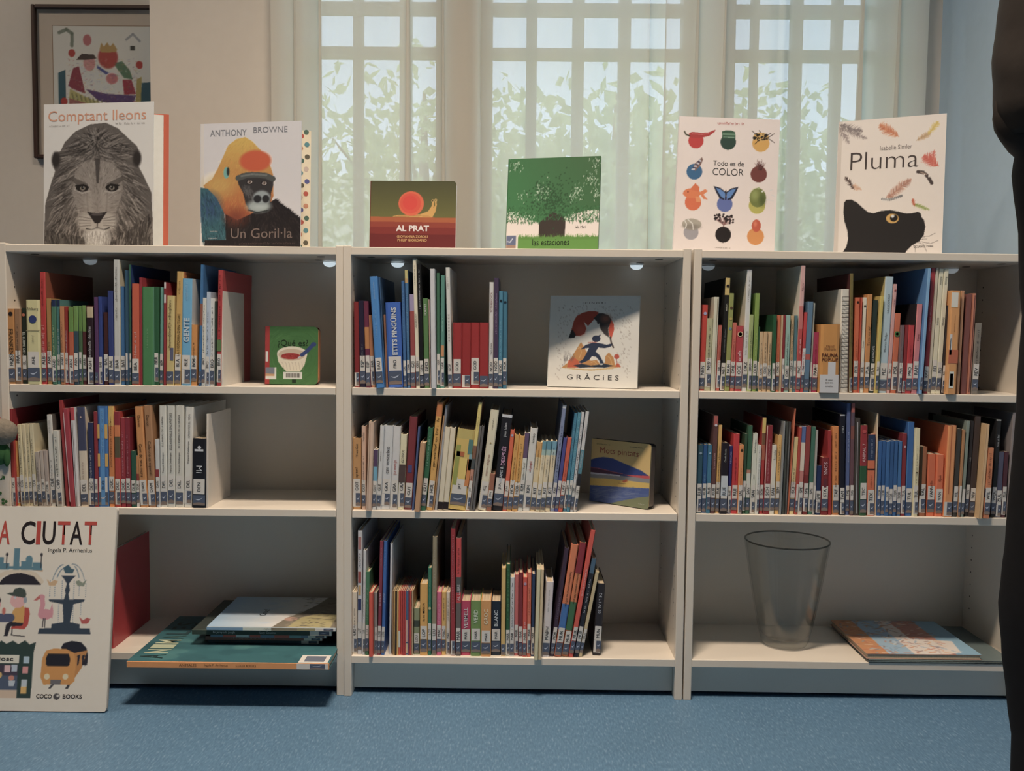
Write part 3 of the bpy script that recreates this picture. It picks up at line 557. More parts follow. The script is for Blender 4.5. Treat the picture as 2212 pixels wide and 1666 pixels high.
# ---- middle bookcase, upper shelf
book_row('books on the upper shelf of the middle bookcase', 'upper shelf of middle bookcase', Z1, 838, R_TOP, [
 (766, 777, 652, -2, (146, 28, 34), 'ESC', o(lab='s')), (778, 790.5, 650, -4, (44, 34, 56), 'ESP', gw(.5, .68, G_)), (791, 801, 651, -6, (116, 38, 64), 'ESP', o(b=[(.3, (116, 38, 64)), (.55, (200, 120, 50))])), (802, 811, 681, -8, (196, 116, 64), 'FAR'),
 (813, 829, 598, -15, (38, 130, 192), 'FAU', o(g=[(.05, .2, (150, 190, 210), .25), (.3, .55, (120, 175, 205), .25)], y=-.006)), (829.5, 833, 599, -13, (52, 92, 124), '', o(lab=0)), (834, 838, 680, -6, (154, 94, 62), '', o(lab=0)),
 (839, 871, 654, -7, (38, 100, 184), 'FRO', o(t=[('ETITS PINGÜINS', .06, .62, (212, 212, 206), 'u', .5, .035)], name='thick blue book with large white PINGÜINS lettering')),
 (872, 878.5, 607, -6, (44, 104, 156), 'GAU', gw(.1, .6, (90, 140, 170))), (880, 887, 584, -7, (54, 114, 156), 'GAR', o(b=[(.07, (196, 176, 96)), (.11, (200, 150, 80))], g=[(.2, .68, (110, 160, 180), .4)])), (887.5, 898, 636, -4, (160, 62, 60), 'GEI', o(b=[(.18, (150, 130, 160))])),
 (899, 907, 559, -9, (208, 192, 158), 'GEN', o(t=[('UNA ABRAÇADA!', .40, .56, BLK, 'u', .42)], g=[(.05, .2, K_, .3)])), (907.5, 916, 571, -8, (28, 28, 29), 'GEN', o(g=[(.05, .36, (215, 210, 200), .34)])), (917, 928, 645, -5, (82, 128, 66), 'GEO', o(t=[('FORMES', .05, .20, (200, 200, 180), 'u', .46, .01)])), (928.5, 931, 647, -4, (190, 150, 130), '', o(lab=0)),
 (931.5, 941.5, 581, -4, (198, 192, 188), '', o(lab=0, y=-.010)), (943, 950.5, 590, -2, (54, 106, 76), 'GER'), (951, 959.5, 595, 0, (76, 138, 118), 'GER', o(g=[(.38, .5, (150, 190, 170), .34)], rect=[(.1, .9, .62, .72, (206, 130, 70))])),
 (968, 977, 578, -7, (206, 198, 184), 'GOF', o(t=[('15  15  15  15  15  15  15  15  15', .24, .76, K_, 'u', .34)], g=[(.08, .18, K_, .3)])),
 (978, 996.5, 697, 0, (172, 26, 32), 'GOD', o(name='first of four plain red books')), (997, 1016, 697, 0, (168, 25, 31), '', o(lab='s', name='second of four plain red books')), (1016.5, 1035, 697, 0, (174, 26, 32), 'GOD', o(name='third of four plain red books')), (1035.5, 1054.5, 697, 0, (170, 26, 32), '', o(lab='s', name='last of four plain red books')),
 (1055.5, 1065, 610, 0, (210, 200, 190), 'NOD', o(t=[('TOTS FEM CACA', .08, .3, (120, 60, 60), 'u', .42), ('Taro Gomi', .55, .7, BLK, 'u', .42)], lab=1)), (1065.5, 1075.5, 601, 0, (74, 54, 80), 'NOD', gw(.14, .5, (170, 140, 170))), (1076, 1085, 629, 0, (54, 130, 152), 'NOD', o(dot=[(.1, .3, (25, 40, 50))], g=[(.3, .66, (110, 170, 180), .3)])), (1085.5, 1094, 630, 0, (48, 116, 136), 'NOK', o(dot=[(.11, .3, (25, 40, 50))]))])
# ---- middle bookcase, middle shelf
book_row('books on the middle shelf of the middle bookcase', 'middle shelf of middle bookcase', Z2, 1103, R_MID, [
 (762, 780, 947, 0, (192, 132, 64), 'GOT', o(t=[('Yves Got', .08, .26, BLK, 'u', .3), ('ap tot?', .38, .58, (45, 30, 18), 'u', .4)], name='leftmost tan book with small dark lettering')), (781, 790, 921, 0, (206, 158, 126), 'GOT', o(t=[('Yves Got', .06, .2, BLK, 'u', .4)], g=[(.36, .66, K_, .3)])),
 (790.5, 801.5, 912, 6, (196, 156, 124), '', o(lab=0, y=-.008, rect=[(.3, .36, .02, .98, (120, 80, 60)), (.6, .66, .02, .98, (220, 180, 150))])), (803, 812, 972, 4, (188, 180, 168), 'GUT', o(b=[(.28, (84, 58, 88)), (.52, (90, 160, 180))])), (813, 822, 920, 8, (196, 190, 180), 'GUE', gk(.3, .42, BLK)),
 (823, 841.5, 920, 8, (206, 200, 190), 'GRA', o(t=[('em vesteixo', .20, .62, (70, 66, 66), 'u', .42)])), (842, 857.5, 922, 8, (204, 196, 186), 'GRA', o(t=[('jo menjo', .34, .64, (176, 60, 56), 'u', .5)])), (858.5, 872, 939, 7, (200, 186, 142), 'GRA', o(t=[('GOSSOS', .2, .38, K_, 'u', .4)], rect=[(0, 1, .40, .64, (76, 62, 54))])),
 (872.5, 889, 901, 12, (128, 42, 48), 'GUT', o(rect=[(.2, .7, .52, .60, (70, 70, 120))])), (889.5, 894, 923, 13, (64, 86, 128), '', o(lab=0)), (895, 906, 958, 12, (188, 132, 84), '', o(lab=0, y=-.014)), (907, 919, 925, 16, (38, 102, 66), 'GUT', gw(.06, .46, (140, 180, 150))),
 (921, 934, 870, 22, (220, 154, 46), 'HOL', o(b=[(.13, (206, 112, 40))], g=[(.15, .62, (70, 48, 20), .5)])), (934.5, 938, 899, 22, (170, 120, 70), '', o(lab=0)), (939, 944, 876, 22, (150, 146, 142), '', o(lab=0, b=[(.25, (120, 122, 126))])), (945, 956, 924, 16, (208, 188, 152), '', o(lab=0, b=[(.9, (208, 188, 152))], rect=[(0, 1, .9, .99, (40, 34, 34))])), (956.5, 967.5, 925, 16, (210, 190, 154), '', o(lab=0, rect=[(0, 1, .9, .99, (40, 34, 34))])),
 (968, 1005, 930, 20, (206, 166, 62), 'JAY', o(b=[(.12, (186, 160, 70))], rect=[(.05, .3, .2, .7, (150, 150, 50)), (.1, .55, .28, .34, (190, 90, 30)), (.34, .8, .36, .62, (224, 184, 70)), (.72, .98, .12, .3, (70, 120, 110)), (.76, 1, .36, .7, (214, 120, 40)), (.84, 1, .3, .5, (110, 150, 150))], name='wide illustrated amber and green spine with large white label')),
 (1006, 1014, 870, 26, (190, 120, 90), 'JAY', o(b=[(.40, (220, 190, 86)), (.52, (130, 84, 60)), (.62, (70, 74, 72))], t=[('INA', .66, .73, K_, 'u', .42)], g=[(.08, .26, (130, 110, 50), .3)])), (1014.5, 1019.5, 921, 20, (98, 92, 86), '', o(lab=0)), (1020, 1025, 921, 20, (88, 82, 78), '', o(lab=0)),
 (1032, 1050, 887, 26, (210, 194, 156), 'KLJ', o(t=[('mores alegries', .42, .68, (150, 90, 70), 'u', .4)], g=[(.08, .2, K_, .2)], dot=[(.33, .1, (170, 140, 60))])), (1050.5, 1061, 1025, 8, (156, 90, 62), 'JON'),
 (1063, 1085, 897, 20, (32, 30, 34), 'JUA', o(b=[(.03, (200, 195, 190))], t=[('DESPRÉS', .33, .53, (200, 140, 165), 'u', .46, .01), ('ABANS &', .54, .71, (200, 200, 195), 'u', .42, .01), ('Joan Julien', .08, .24, (190, 186, 180), 'u', .3)], name='black book with white and pink DESPRÉS lettering')),
 (1085.5, 1094.5, 929, 16, (222, 84, 42), 'JUN', o(dot=[(.07, .3, (150, 150, 170))])), (1095, 1105.5, 940, 16, (212, 146, 46), 'HOR', o(g=[(.1, .2, (110, 70, 20), .3), (.3, .62, (90, 60, 20), .36)])), (1106, 1117.5, 943, 15, (214, 148, 48), 'HOR', gk(.1, .66, (90, 60, 20))),
 (1118, 1128, 936, 14, (200, 192, 172), 'KIM', o(b=[(.32, (98, 72, 98))], t=[('Kimba o Tarin?', .34, .63, K_, 'u', .42)])), (1128.5, 1144, 926, 16, (206, 196, 180), 'KIM', o(t=[('el pingüí', .36, .56, (176, 50, 50), 'u', .42, .01), ('kimbo', .06, .18, K_, 'u', .36)])), (1144.5, 1156, 956, 14, (204, 176, 124), 'KIT', o(b=[(.22, (206, 146, 66))], g=[(.1, .4, K_, .3)])),
 (1156.5, 1165.5, 954, 14, (206, 184, 142), 'KIT', o(b=[(.12, (84, 138, 146)), (.2, (140, 165, 150))], g=[(.2, .4, K_, .3)])), (1166, 1176.5, 954, 14, (208, 184, 140), 'KIT', o(b=[(.12, (80, 136, 148)), (.2, (140, 165, 150))], g=[(.25, .5, K_, .3)])), (1177, 1188, 954, 14, (206, 182, 138), 'KIT', o(b=[(.12, (96, 150, 166)), (.2, (150, 170, 160))], g=[(.1, .38, K_, .3)])),
 (1188.5, 1197, 876, 24, (116, 126, 152), 'KRE', o(b=[(.03, (205, 202, 198))], g=[(.2, .70, (60, 66, 90), .4)])), (1197.5, 1205.5, 947, 18, (70, 70, 132), 'LAV'), (1206, 1215, 947, 18, (212, 78, 46), 'LAV', gk(.3, .62, (150, 50, 30))),
 (1216, 1223, 893, 22, (44, 120, 142), 'LEM', gw(.1, .5, (120, 170, 180))), (1223.5, 1230.5, 892, 22, (60, 136, 152), 'LEM', gw(.05, .7, (140, 185, 190))), (1231, 1237.5, 891, 22, (206, 198, 188), 'LEM', gk(.1, .66)), (1238, 1245.5, 890, 24, (204, 196, 186), 'LEY', o(rect=[(0, 1, .38, .62, (64, 130, 140)), (0, 1, .62, .74, (40, 42, 44))], t=[('CÓMO ENCENDER', .38, .58, WHT, 'd', .5), ('un dragón apagado', .06, .36, (150, 110, 100), 'd', .4)]))])
# ---- middle bookcase, bottom shelf
book_row('books on the bottom shelf of the middle bookcase', 'bottom shelf of middle bookcase', Z3, 1420, R_BOT, [
 (761, 771, 1280, 0, (196, 176, 146), 'LIO', gk(.25, .7)), (772, 781.5, 1147, 1, (198, 190, 182), 'LIT', o(t=[('A LA CIUTAT', .18, .30, K_, 'd', .4)], rect=[(.15, .8, .05, .15, (180, 110, 100)), (.15, .8, .33, .42, (170, 70, 60)), (.2, .75, .44, .52, (200, 150, 80)), (.1, .85, .55, .64, (50, 60, 100))])), (782, 788, 1190, 3, (190, 184, 174), 'LLE', gk(.3, .65)), (788.5, 796.5, 1236, 2, (58, 112, 72), 'LLU', gw(.2, .6, (130, 170, 140))),
 (797, 805, 1281, 0, (222, 64, 32), '', o(lab=0, y=-.006)), (805.5, 809, 1281, 0, (110, 104, 96), '', o(lab=0)), (809.5, 814, 1281, 0, (130, 122, 112), 'LLU'), (814.5, 822, 1170, 6, (136, 42, 62), 'LOB', o(t=[('ELS COLORS', .44, .58, (210, 180, 180), 'u', .45)], g=[(.06, .22, (190, 140, 140), .4)])), (823, 830, 1170, 6, (38, 96, 158), 'LOB', o(t=[('LA CIUTAT', .44, .55, (190, 205, 215), 'u', .45)], g=[(.08, .25, (140, 170, 200), .4)])),
 (840, 844.5, 1175, 3, (176, 170, 164), '', o(lab=0)),
 (846, 849, 1278, 1, (150, 110, 70), '', o(lab=0)), (849.5, 852.5, 1278, 1, (206, 150, 60), '', o(lab=0)), (853, 856, 1278, 1, (60, 44, 36), '', o(lab=0)), (856.5, 860, 1278, 1, (214, 164, 70), '', o(lab=0)), (860.5, 864.5, 1278, 0, (216, 74, 34), '', o(lab=0, rect=[(0, 1, .62, .88, (206, 196, 170))])), (865, 868.5, 1278, 0, (196, 50, 40), '', o(lab=0)), (869, 872.5, 1278, 0, (180, 40, 40), '', o(lab=0)), (873, 876, 1278, 0, (190, 44, 44), '', o(lab=0)),
 (876.5, 880.5, 1278, 0, (70, 106, 136), '', o(lab=0, rect=[(0, 1, .45, .8, (200, 160, 140)), (0, 1, .82, .98, (210, 180, 130))])), (881, 884, 1278, 0, (120, 60, 90), '', o(lab=0)), (884.5, 888.5, 1278, 0, (196, 52, 40), '', o(lab=0)), (889, 892, 1278, 0, (172, 140, 96), '', o(lab=0)),
 (893.5, 906, 1315, 0, (122, 128, 88), 'LOU', o(b=[(.26, (126, 130, 88)), (.40, (60, 66, 54))], d=.1)), (907, 923, 1262, 0, (216, 150, 42), 'LOP', o(t=[('la nit  MARTA', .14, .64, (40, 30, 16), 'u', .3, .01)], d=.11)), (924, 931.5, 1228, 0, (28, 112, 80), 'LOT', o(dot=[(.46, .4, (190, 170, 110))], g=[(.08, .42, (110, 160, 130), .4)])), (932.5, 942, 1160, 1, (134, 118, 86), 'LEU', gw(.1, .6, (160, 146, 116), .3)),
 (943, 953, 1280, 0, (208, 80, 116), 'MAC', gw(.1, .5, (240, 170, 180))), (953.5, 963, 1280, 0, (220, 166, 62), 'MAC', gk(.1, .45)), (963.5, 971.5, 1280, 0, (200, 180, 154), 'MAC', gk(.1, .45)), (973, 983, 1143, -1, (158, 32, 42), 'MAC', o(lab='s', g=[(.05, .66, (200, 130, 130), .3)])), (984, 995, 1163, 0, (94, 82, 74), 'MAR', o(b=[(.33, (206, 50, 50)), (.46, (70, 72, 66)), (.55, (196, 44, 50))], t=[('AL LLIBRE', .38, .54, WHT, 'u', .5)], g=[(.08, .3, K_, .45)])),
 (995.7, 1016, 1299, 0, (194, 42, 80), 'MAR', o(t=[('VERMELL', .10, .52, (214, 196, 186), 'u', .40, .01)], d=.11, name='thick crimson book with white VERMELL lettering')), (1016.5, 1038, 1299, 0, (102, 134, 58), 'MAR', o(t=[('VERD', .12, .44, (200, 204, 170), 'u', .40, .01)], d=.11, name='thick green book with white VERD lettering')),
 (1038.5, 1060, 1299, 0, (208, 136, 52), 'MAR', o(t=[('GROC', .12, .44, (214, 196, 150), 'u', .40, .01)], d=.11, name='thick amber book with pale GROC lettering')), (1060.5, 1081.5, 1300, 0, (28, 38, 50), 'MAR', o(t=[('BLANC', .12, .50, (206, 206, 204), 'u', .38, .01)], d=.11, name='thick navy book with white BLANC lettering')),
 (1082, 1091, 1228, 0, (206, 160, 72), 'MAR', o(lab='s')), (1092, 1100.5, 1220, 0, (34, 90, 50), 'MAR', gw(.05, .6, (90, 140, 90), .4)), (1101, 1110, 1248, 0, (192, 188, 180), 'MAR', gk(.08, .66)), (1110.5, 1119, 1242, 0, (196, 86, 80), 'MAR'), (1119.5, 1128, 1238, 0, (126, 34, 42), 'MAR'), (1128.5, 1137.5, 1248, 0, (212, 64, 48), 'MAR', o(dot=[(.08, .35, (170, 130, 150))], g=[(.55, .72, WHT, .4)])), (1138, 1146, 1238, 0, (212, 96, 62), 'MAR', gk(.1, .5, (150, 60, 40))), (1146.5, 1153.5, 1241, 1, (38, 60, 92), 'MAR'),
 (1154, 1162, 1231, 4, (190, 176, 128), '', o(lab=0, y=-.016)), (1162.5, 1169, 1231, 4, (196, 166, 116), '', o(lab=0, y=-.014)), (1170, 1186, 1258, 8, (196, 182, 172), 'MAS', o(t=[('¡Vaya!', .56, .72, (60, 40, 44), 'd', .42)], g=[(.1, .4, G_, .2)])),
 (1187, 1196, 1186, 30, (62, 42, 58), 'MOR', gw(.4, .65, (140, 110, 120), .3)), (1197, 1212, 1178, 34, (212, 96, 50), 'MUR', o(b=[(.53, (216, 108, 52)), (.76, (44, 104, 160))], t=[('Les meves primeres 100 par', .05, .75, (60, 36, 26), 'd', .42)], name='leaning orange and blue book lettered Les meves primeres')),
 (1213, 1227, 1174, 36, (170, 90, 40), 'MUR', o(b=[(.27, (140, 34, 48)), (.52, (208, 110, 50)), (.77, (50, 104, 62))], t=[('Els meus primers 100 anim', .05, .75, (60, 36, 26), 'd', .42)], name='leaning red, orange and green book lettered Els meus primers')),
 (1228, 1238, 1147, 44, (214, 66, 46), 'MUR', o(t=[('Què fan els gossos durant el dia?', .16, .66, (225, 190, 180), 'u', .42)])), (1239, 1249, 1208, 36, (34, 36, 44), 'MUR', o(b=[(.15, (60, 90, 108))], g=[(.2, .55, WHT, .36)])), (1249.5, 1257, 1237, 34, (186, 160, 108), 'MUS'),
 (1280, 1297, 1262, 8, (40, 34, 36), 'MUN', o(t=[('DE L’1 AL 20', .08, .46, (190, 184, 178), 'd', .34)], d=.15, y=.02, name='slim black book standing apart from the row'))])
# ---- right bookcase, upper shelf
book_row('books on the upper shelf of the right bookcase', 'upper shelf of right bookcase', Z1, 846, R_TOP, [
 (1509, 1521, 659, 5, (210, 46, 32), 'NEN', o(dot=[(.10, .28, (150, 150, 180))], g=[(.8 - .08, .8 - .02, WHT, .4)])), (1521.5, 1534.5, 688, 3, (172, 162, 116), 'NES', gk(.1, .66)), (1535, 1545.5, 642, 4, (196, 186, 156), '', o(lab=0, rect=[(.6, .7, .02, .98, (120, 100, 70))])), (1546.5, 1554, 703, 3, (202, 88, 68), 'NIC', gk(.1, .6, (150, 60, 46))),
 (1554.5, 1564.5, 601, 8, (34, 32, 30), 'NET', o(b=[(.15, (206, 170, 86))], t=[('Comptar', .19, .33, (200, 190, 160), 'd', .42)], dot=[(.07, .32, (40, 34, 30))], g=[(.45, .66, G_, .3)])), (1565, 1575.5, 634, 6, (146, 146, 62), 'NUM', o(dot=[(.15, .3, (90, 60, 40)), (.26, .3, (190, 160, 60)), (.36, .3, (90, 130, 160))])), (1576, 1586, 697, 3, (212, 94, 72), 'ONE', gk(.25, .6, (150, 50, 40))),
 (1587, 1601.5, 704, 2, (196, 48, 58), 'OCE', o(t=[('ocells', .3, .62, (222, 190, 180), 'u', .5, .01)], dot=[(.13, .4, (216, 176, 120)), (.13, .28, (190, 60, 60))], name='bright red book with white ocells lettering')), (1602, 1613, 583, 6, (196, 190, 180), 'ORZ', o(side=(206, 190, 160), d=.2, g=[(.06, .26, K_, .25), (.5, .7, G_, .35)])), (1614, 1622.5, 680, 2, (156, 166, 92), 'ORM', gk(.2, .66)), (1623.5, 1633, 634, 4, (130, 156, 54), 'OUD', o(side=(100, 130, 40), g=[(.4, .64, (170, 190, 110), .3)])), (1633.5, 1637, 706, 2, (40, 80, 44), ''),
 (1637.5, 1645.5, 717, 1, (202, 160, 108), 'OXE', gk(.2, .6)), (1646, 1655, 717, 1, (200, 156, 104), 'OXE', gk(.2, .6)), (1655.5, 1664.5, 717, 1, (206, 164, 112), 'OXE', gk(.2, .6)), (1665, 1673.5, 680, 1, (28, 90, 54), 'OXE'), (1674, 1682, 681, 1, (212, 98, 52), 'OXE', gk(.3, .66, (150, 60, 30))), (1682.5, 1687, 681, 1, (196, 164, 116), 'OXE'), (1687.5, 1692.5, 681, 1, (146, 32, 42), 'OXE'), (1693, 1703, 681, 1, (136, 172, 152), 'OXE', gk(.25, .66)), (1703.5, 1711, 682, 1, (198, 156, 104), 'OXE', gk(.1, .66)), (1711.5, 1718, 682, 1, (74, 116, 120), 'OXE'),
 (1718.5, 1728, 574, 5, (198, 60, 58), 'PAC', o(b=[(.32, (206, 150, 140)), (.5, (202, 100, 92))], side=(206, 190, 166), d=.2, t=[('Una cosa molt', .52, .76, (230, 190, 180), 'u', .42), ('Alberto', .08, .26, (90, 50, 50), 'u', .4)])), (1728.5, 1735, 675, 5, (204, 46, 52), 'PAL', o(rect=[(0, 1, .45, .75, (206, 196, 180))], g=[(.5, .74, (170, 50, 50), .5)])), (1735.5, 1747, 652, 5, (84, 120, 142), 'PAR', o(b=[(.58, (84, 120, 142)), (.64, (190, 76, 66))], lab='s')), (1747.5, 1752, 655, 4, (150, 146, 128), ''), (1753, 1764.5, 718, 2, (178, 32, 80), 'PAR', gk(.2, .62, (120, 20, 50))),
 (1770, 1810.5, 701, 0, (214, 136, 36), 'PEL', o(t=[('FAUNA', .42, .48, (90, 34, 24), 'h', .6, .015), ('POP-UP', .485, .545, (90, 34, 24), 'h', .6, .015), ('David', .30, .335, (110, 56, 30), 'h'), ('Pelham', .34, .38, (110, 56, 30), 'h'), ('El món', .80, .825, BLK, 'h'), ('que ens', .845, .87, BLK, 'h'), ('envolta', .89, .915, BLK, 'h')], rect=[(.0, 1, .735, 1, (188, 180, 170)), (.42, .82, .55, .735, (188, 180, 170))], lab=0, g=[], name='very wide amber book with dark FAUNA POP-UP lettering', y=-.004)),
 (1814, 1832, 625, -3, (204, 192, 172), '', o(lab=0, spiral=1, side=(206, 196, 176), d=.2, name='white wire-bound book beside the wide amber one')), (1833, 1841, 591, -5, (120, 100, 42), 'PEL', o(lab='s', side=(90, 40, 40), g=[(.2, .6, (80, 66, 26), .4)])), (1842, 1852, 643, 0, (222, 94, 42), 'PER', o(dot=[(.05, .25, (60, 30, 20))], g=[(.45, .7, (150, 60, 30), .3)])), (1852.5, 1856, 643, 1, (206, 66, 34), '', o(lab=0)), (1856.5, 1864.5, 643, 2, (206, 190, 160), 'PER', o(dot=[(.09, .28, (60, 40, 30))], t=[('Petit puput', .32, .66, K_, 'u', .4)])), (1866, 1876.5, 636, 2, (212, 132, 54), 'PLA', o(t=[('Tu no vas ser!', .24, .60, (90, 50, 24), 'u', .5)])),
 (1877, 1887, 649, 4, (38, 54, 48), 'PLA', o(t=[('OS AMAGATS', .44, .72, (180, 184, 170), 'u', .4)])), (1887.5, 1896.5, 640, 6, (206, 176, 62), 'PLE', o(side=(206, 170, 70))), (1897, 1914.5, 598, 8, (172, 192, 194), 'PLE', o(t=[('LA LLÚDRIGA', .12, .34, (70, 76, 80), 'u', .34), ('Maurice Pledger', .46, .66, (70, 76, 80), 'u', .34)], side=(200, 170, 80), name='pale blue-grey book with a yellow cover')), (1915, 1922.5, 614, 8, (206, 144, 134), 'PLE', o(dot=[(.06, .3, (150, 50, 50))], t=[('L’OLIBA', .1, .24, (130, 60, 60), 'u', .42)])),
 (1923.5, 1936, 677, 5, (216, 98, 52), 'POL', o(dot=[(.26, .48, (60, 120, 50)), (.26, .25, (40, 40, 36))])), (1937, 1947, 703, 3, (110, 84, 84), 'PRA', gw(.2, .6, G_)), (1948, 1955, 703, 3, (150, 30, 38), '', o(lab='s')), (1955.5, 1968.5, 703, 3, (204, 36, 46), 'PRO', gk(.3, .5, (130, 20, 30))), (1969, 1981, 657, 6, (212, 114, 114), 'RAM', o(t=[('Mami!', .3, .44, (110, 40, 46), 'u', .36)], side=(40, 36, 38))), (1982, 1992, 580, 10, (116, 172, 208), 'RAM', o(lab='s', side=(70, 130, 180), d=.2, y=-.006)), (1993, 2003, 579, 9, (172, 32, 46), 'RAV', gw(.3, .5, (220, 150, 150), .3)), (2003.5, 2009.5, 579, 9, (190, 170, 140), '', o(lab='s')),
 (2010, 2020.5, 581, 9, (206, 192, 156), 'REI', o(t=[('Reixos', .05, .14, K_, 'd', .42), ('colors', .36, .48, K_, 'd', .42)], name='tall cream book lettered colors')), (2021, 2031.5, 581, 9, (208, 194, 158), 'REI', o(t=[('Reixos', .05, .14, K_, 'd', .42), ('formes', .36, .48, K_, 'd', .42)], name='tall cream book lettered formes')), (2032, 2038.5, 660, 6, (54, 44, 42), 'RES'),
 (2040, 2065, 628, 3, (224, 144, 62), '', o(lab=0, rect=[(.02, .72, .02, .16, (200, 190, 170)), (.0, 1, .57, .70, (196, 90, 50)), (.2, .68, .78, .94, (200, 196, 180)), (.28, .60, .80, .92, (90, 84, 76)), (.06, .3, .42, .62, (206, 200, 186)), (.13, .2, .46, .58, (90, 70, 66))], g=[(.24, .4, (130, 60, 30), .12)], name='large orange board book with white barcode labels', y=-.006)), (2065.5, 2073, 628, 3, (196, 130, 80), '', o(lab=0)), (2075, 2088, 636, 5, (130, 70, 62), '', o(lab=0)), (2088.5, 2096, 634, 5, (200, 116, 84), '', o(lab=0, rect=[(.3, .6, .02, .98, (110, 50, 40))])), (2098, 2112, 698, 4, (126, 112, 96), 'REV', gk(.1, .6))], tilt=1)
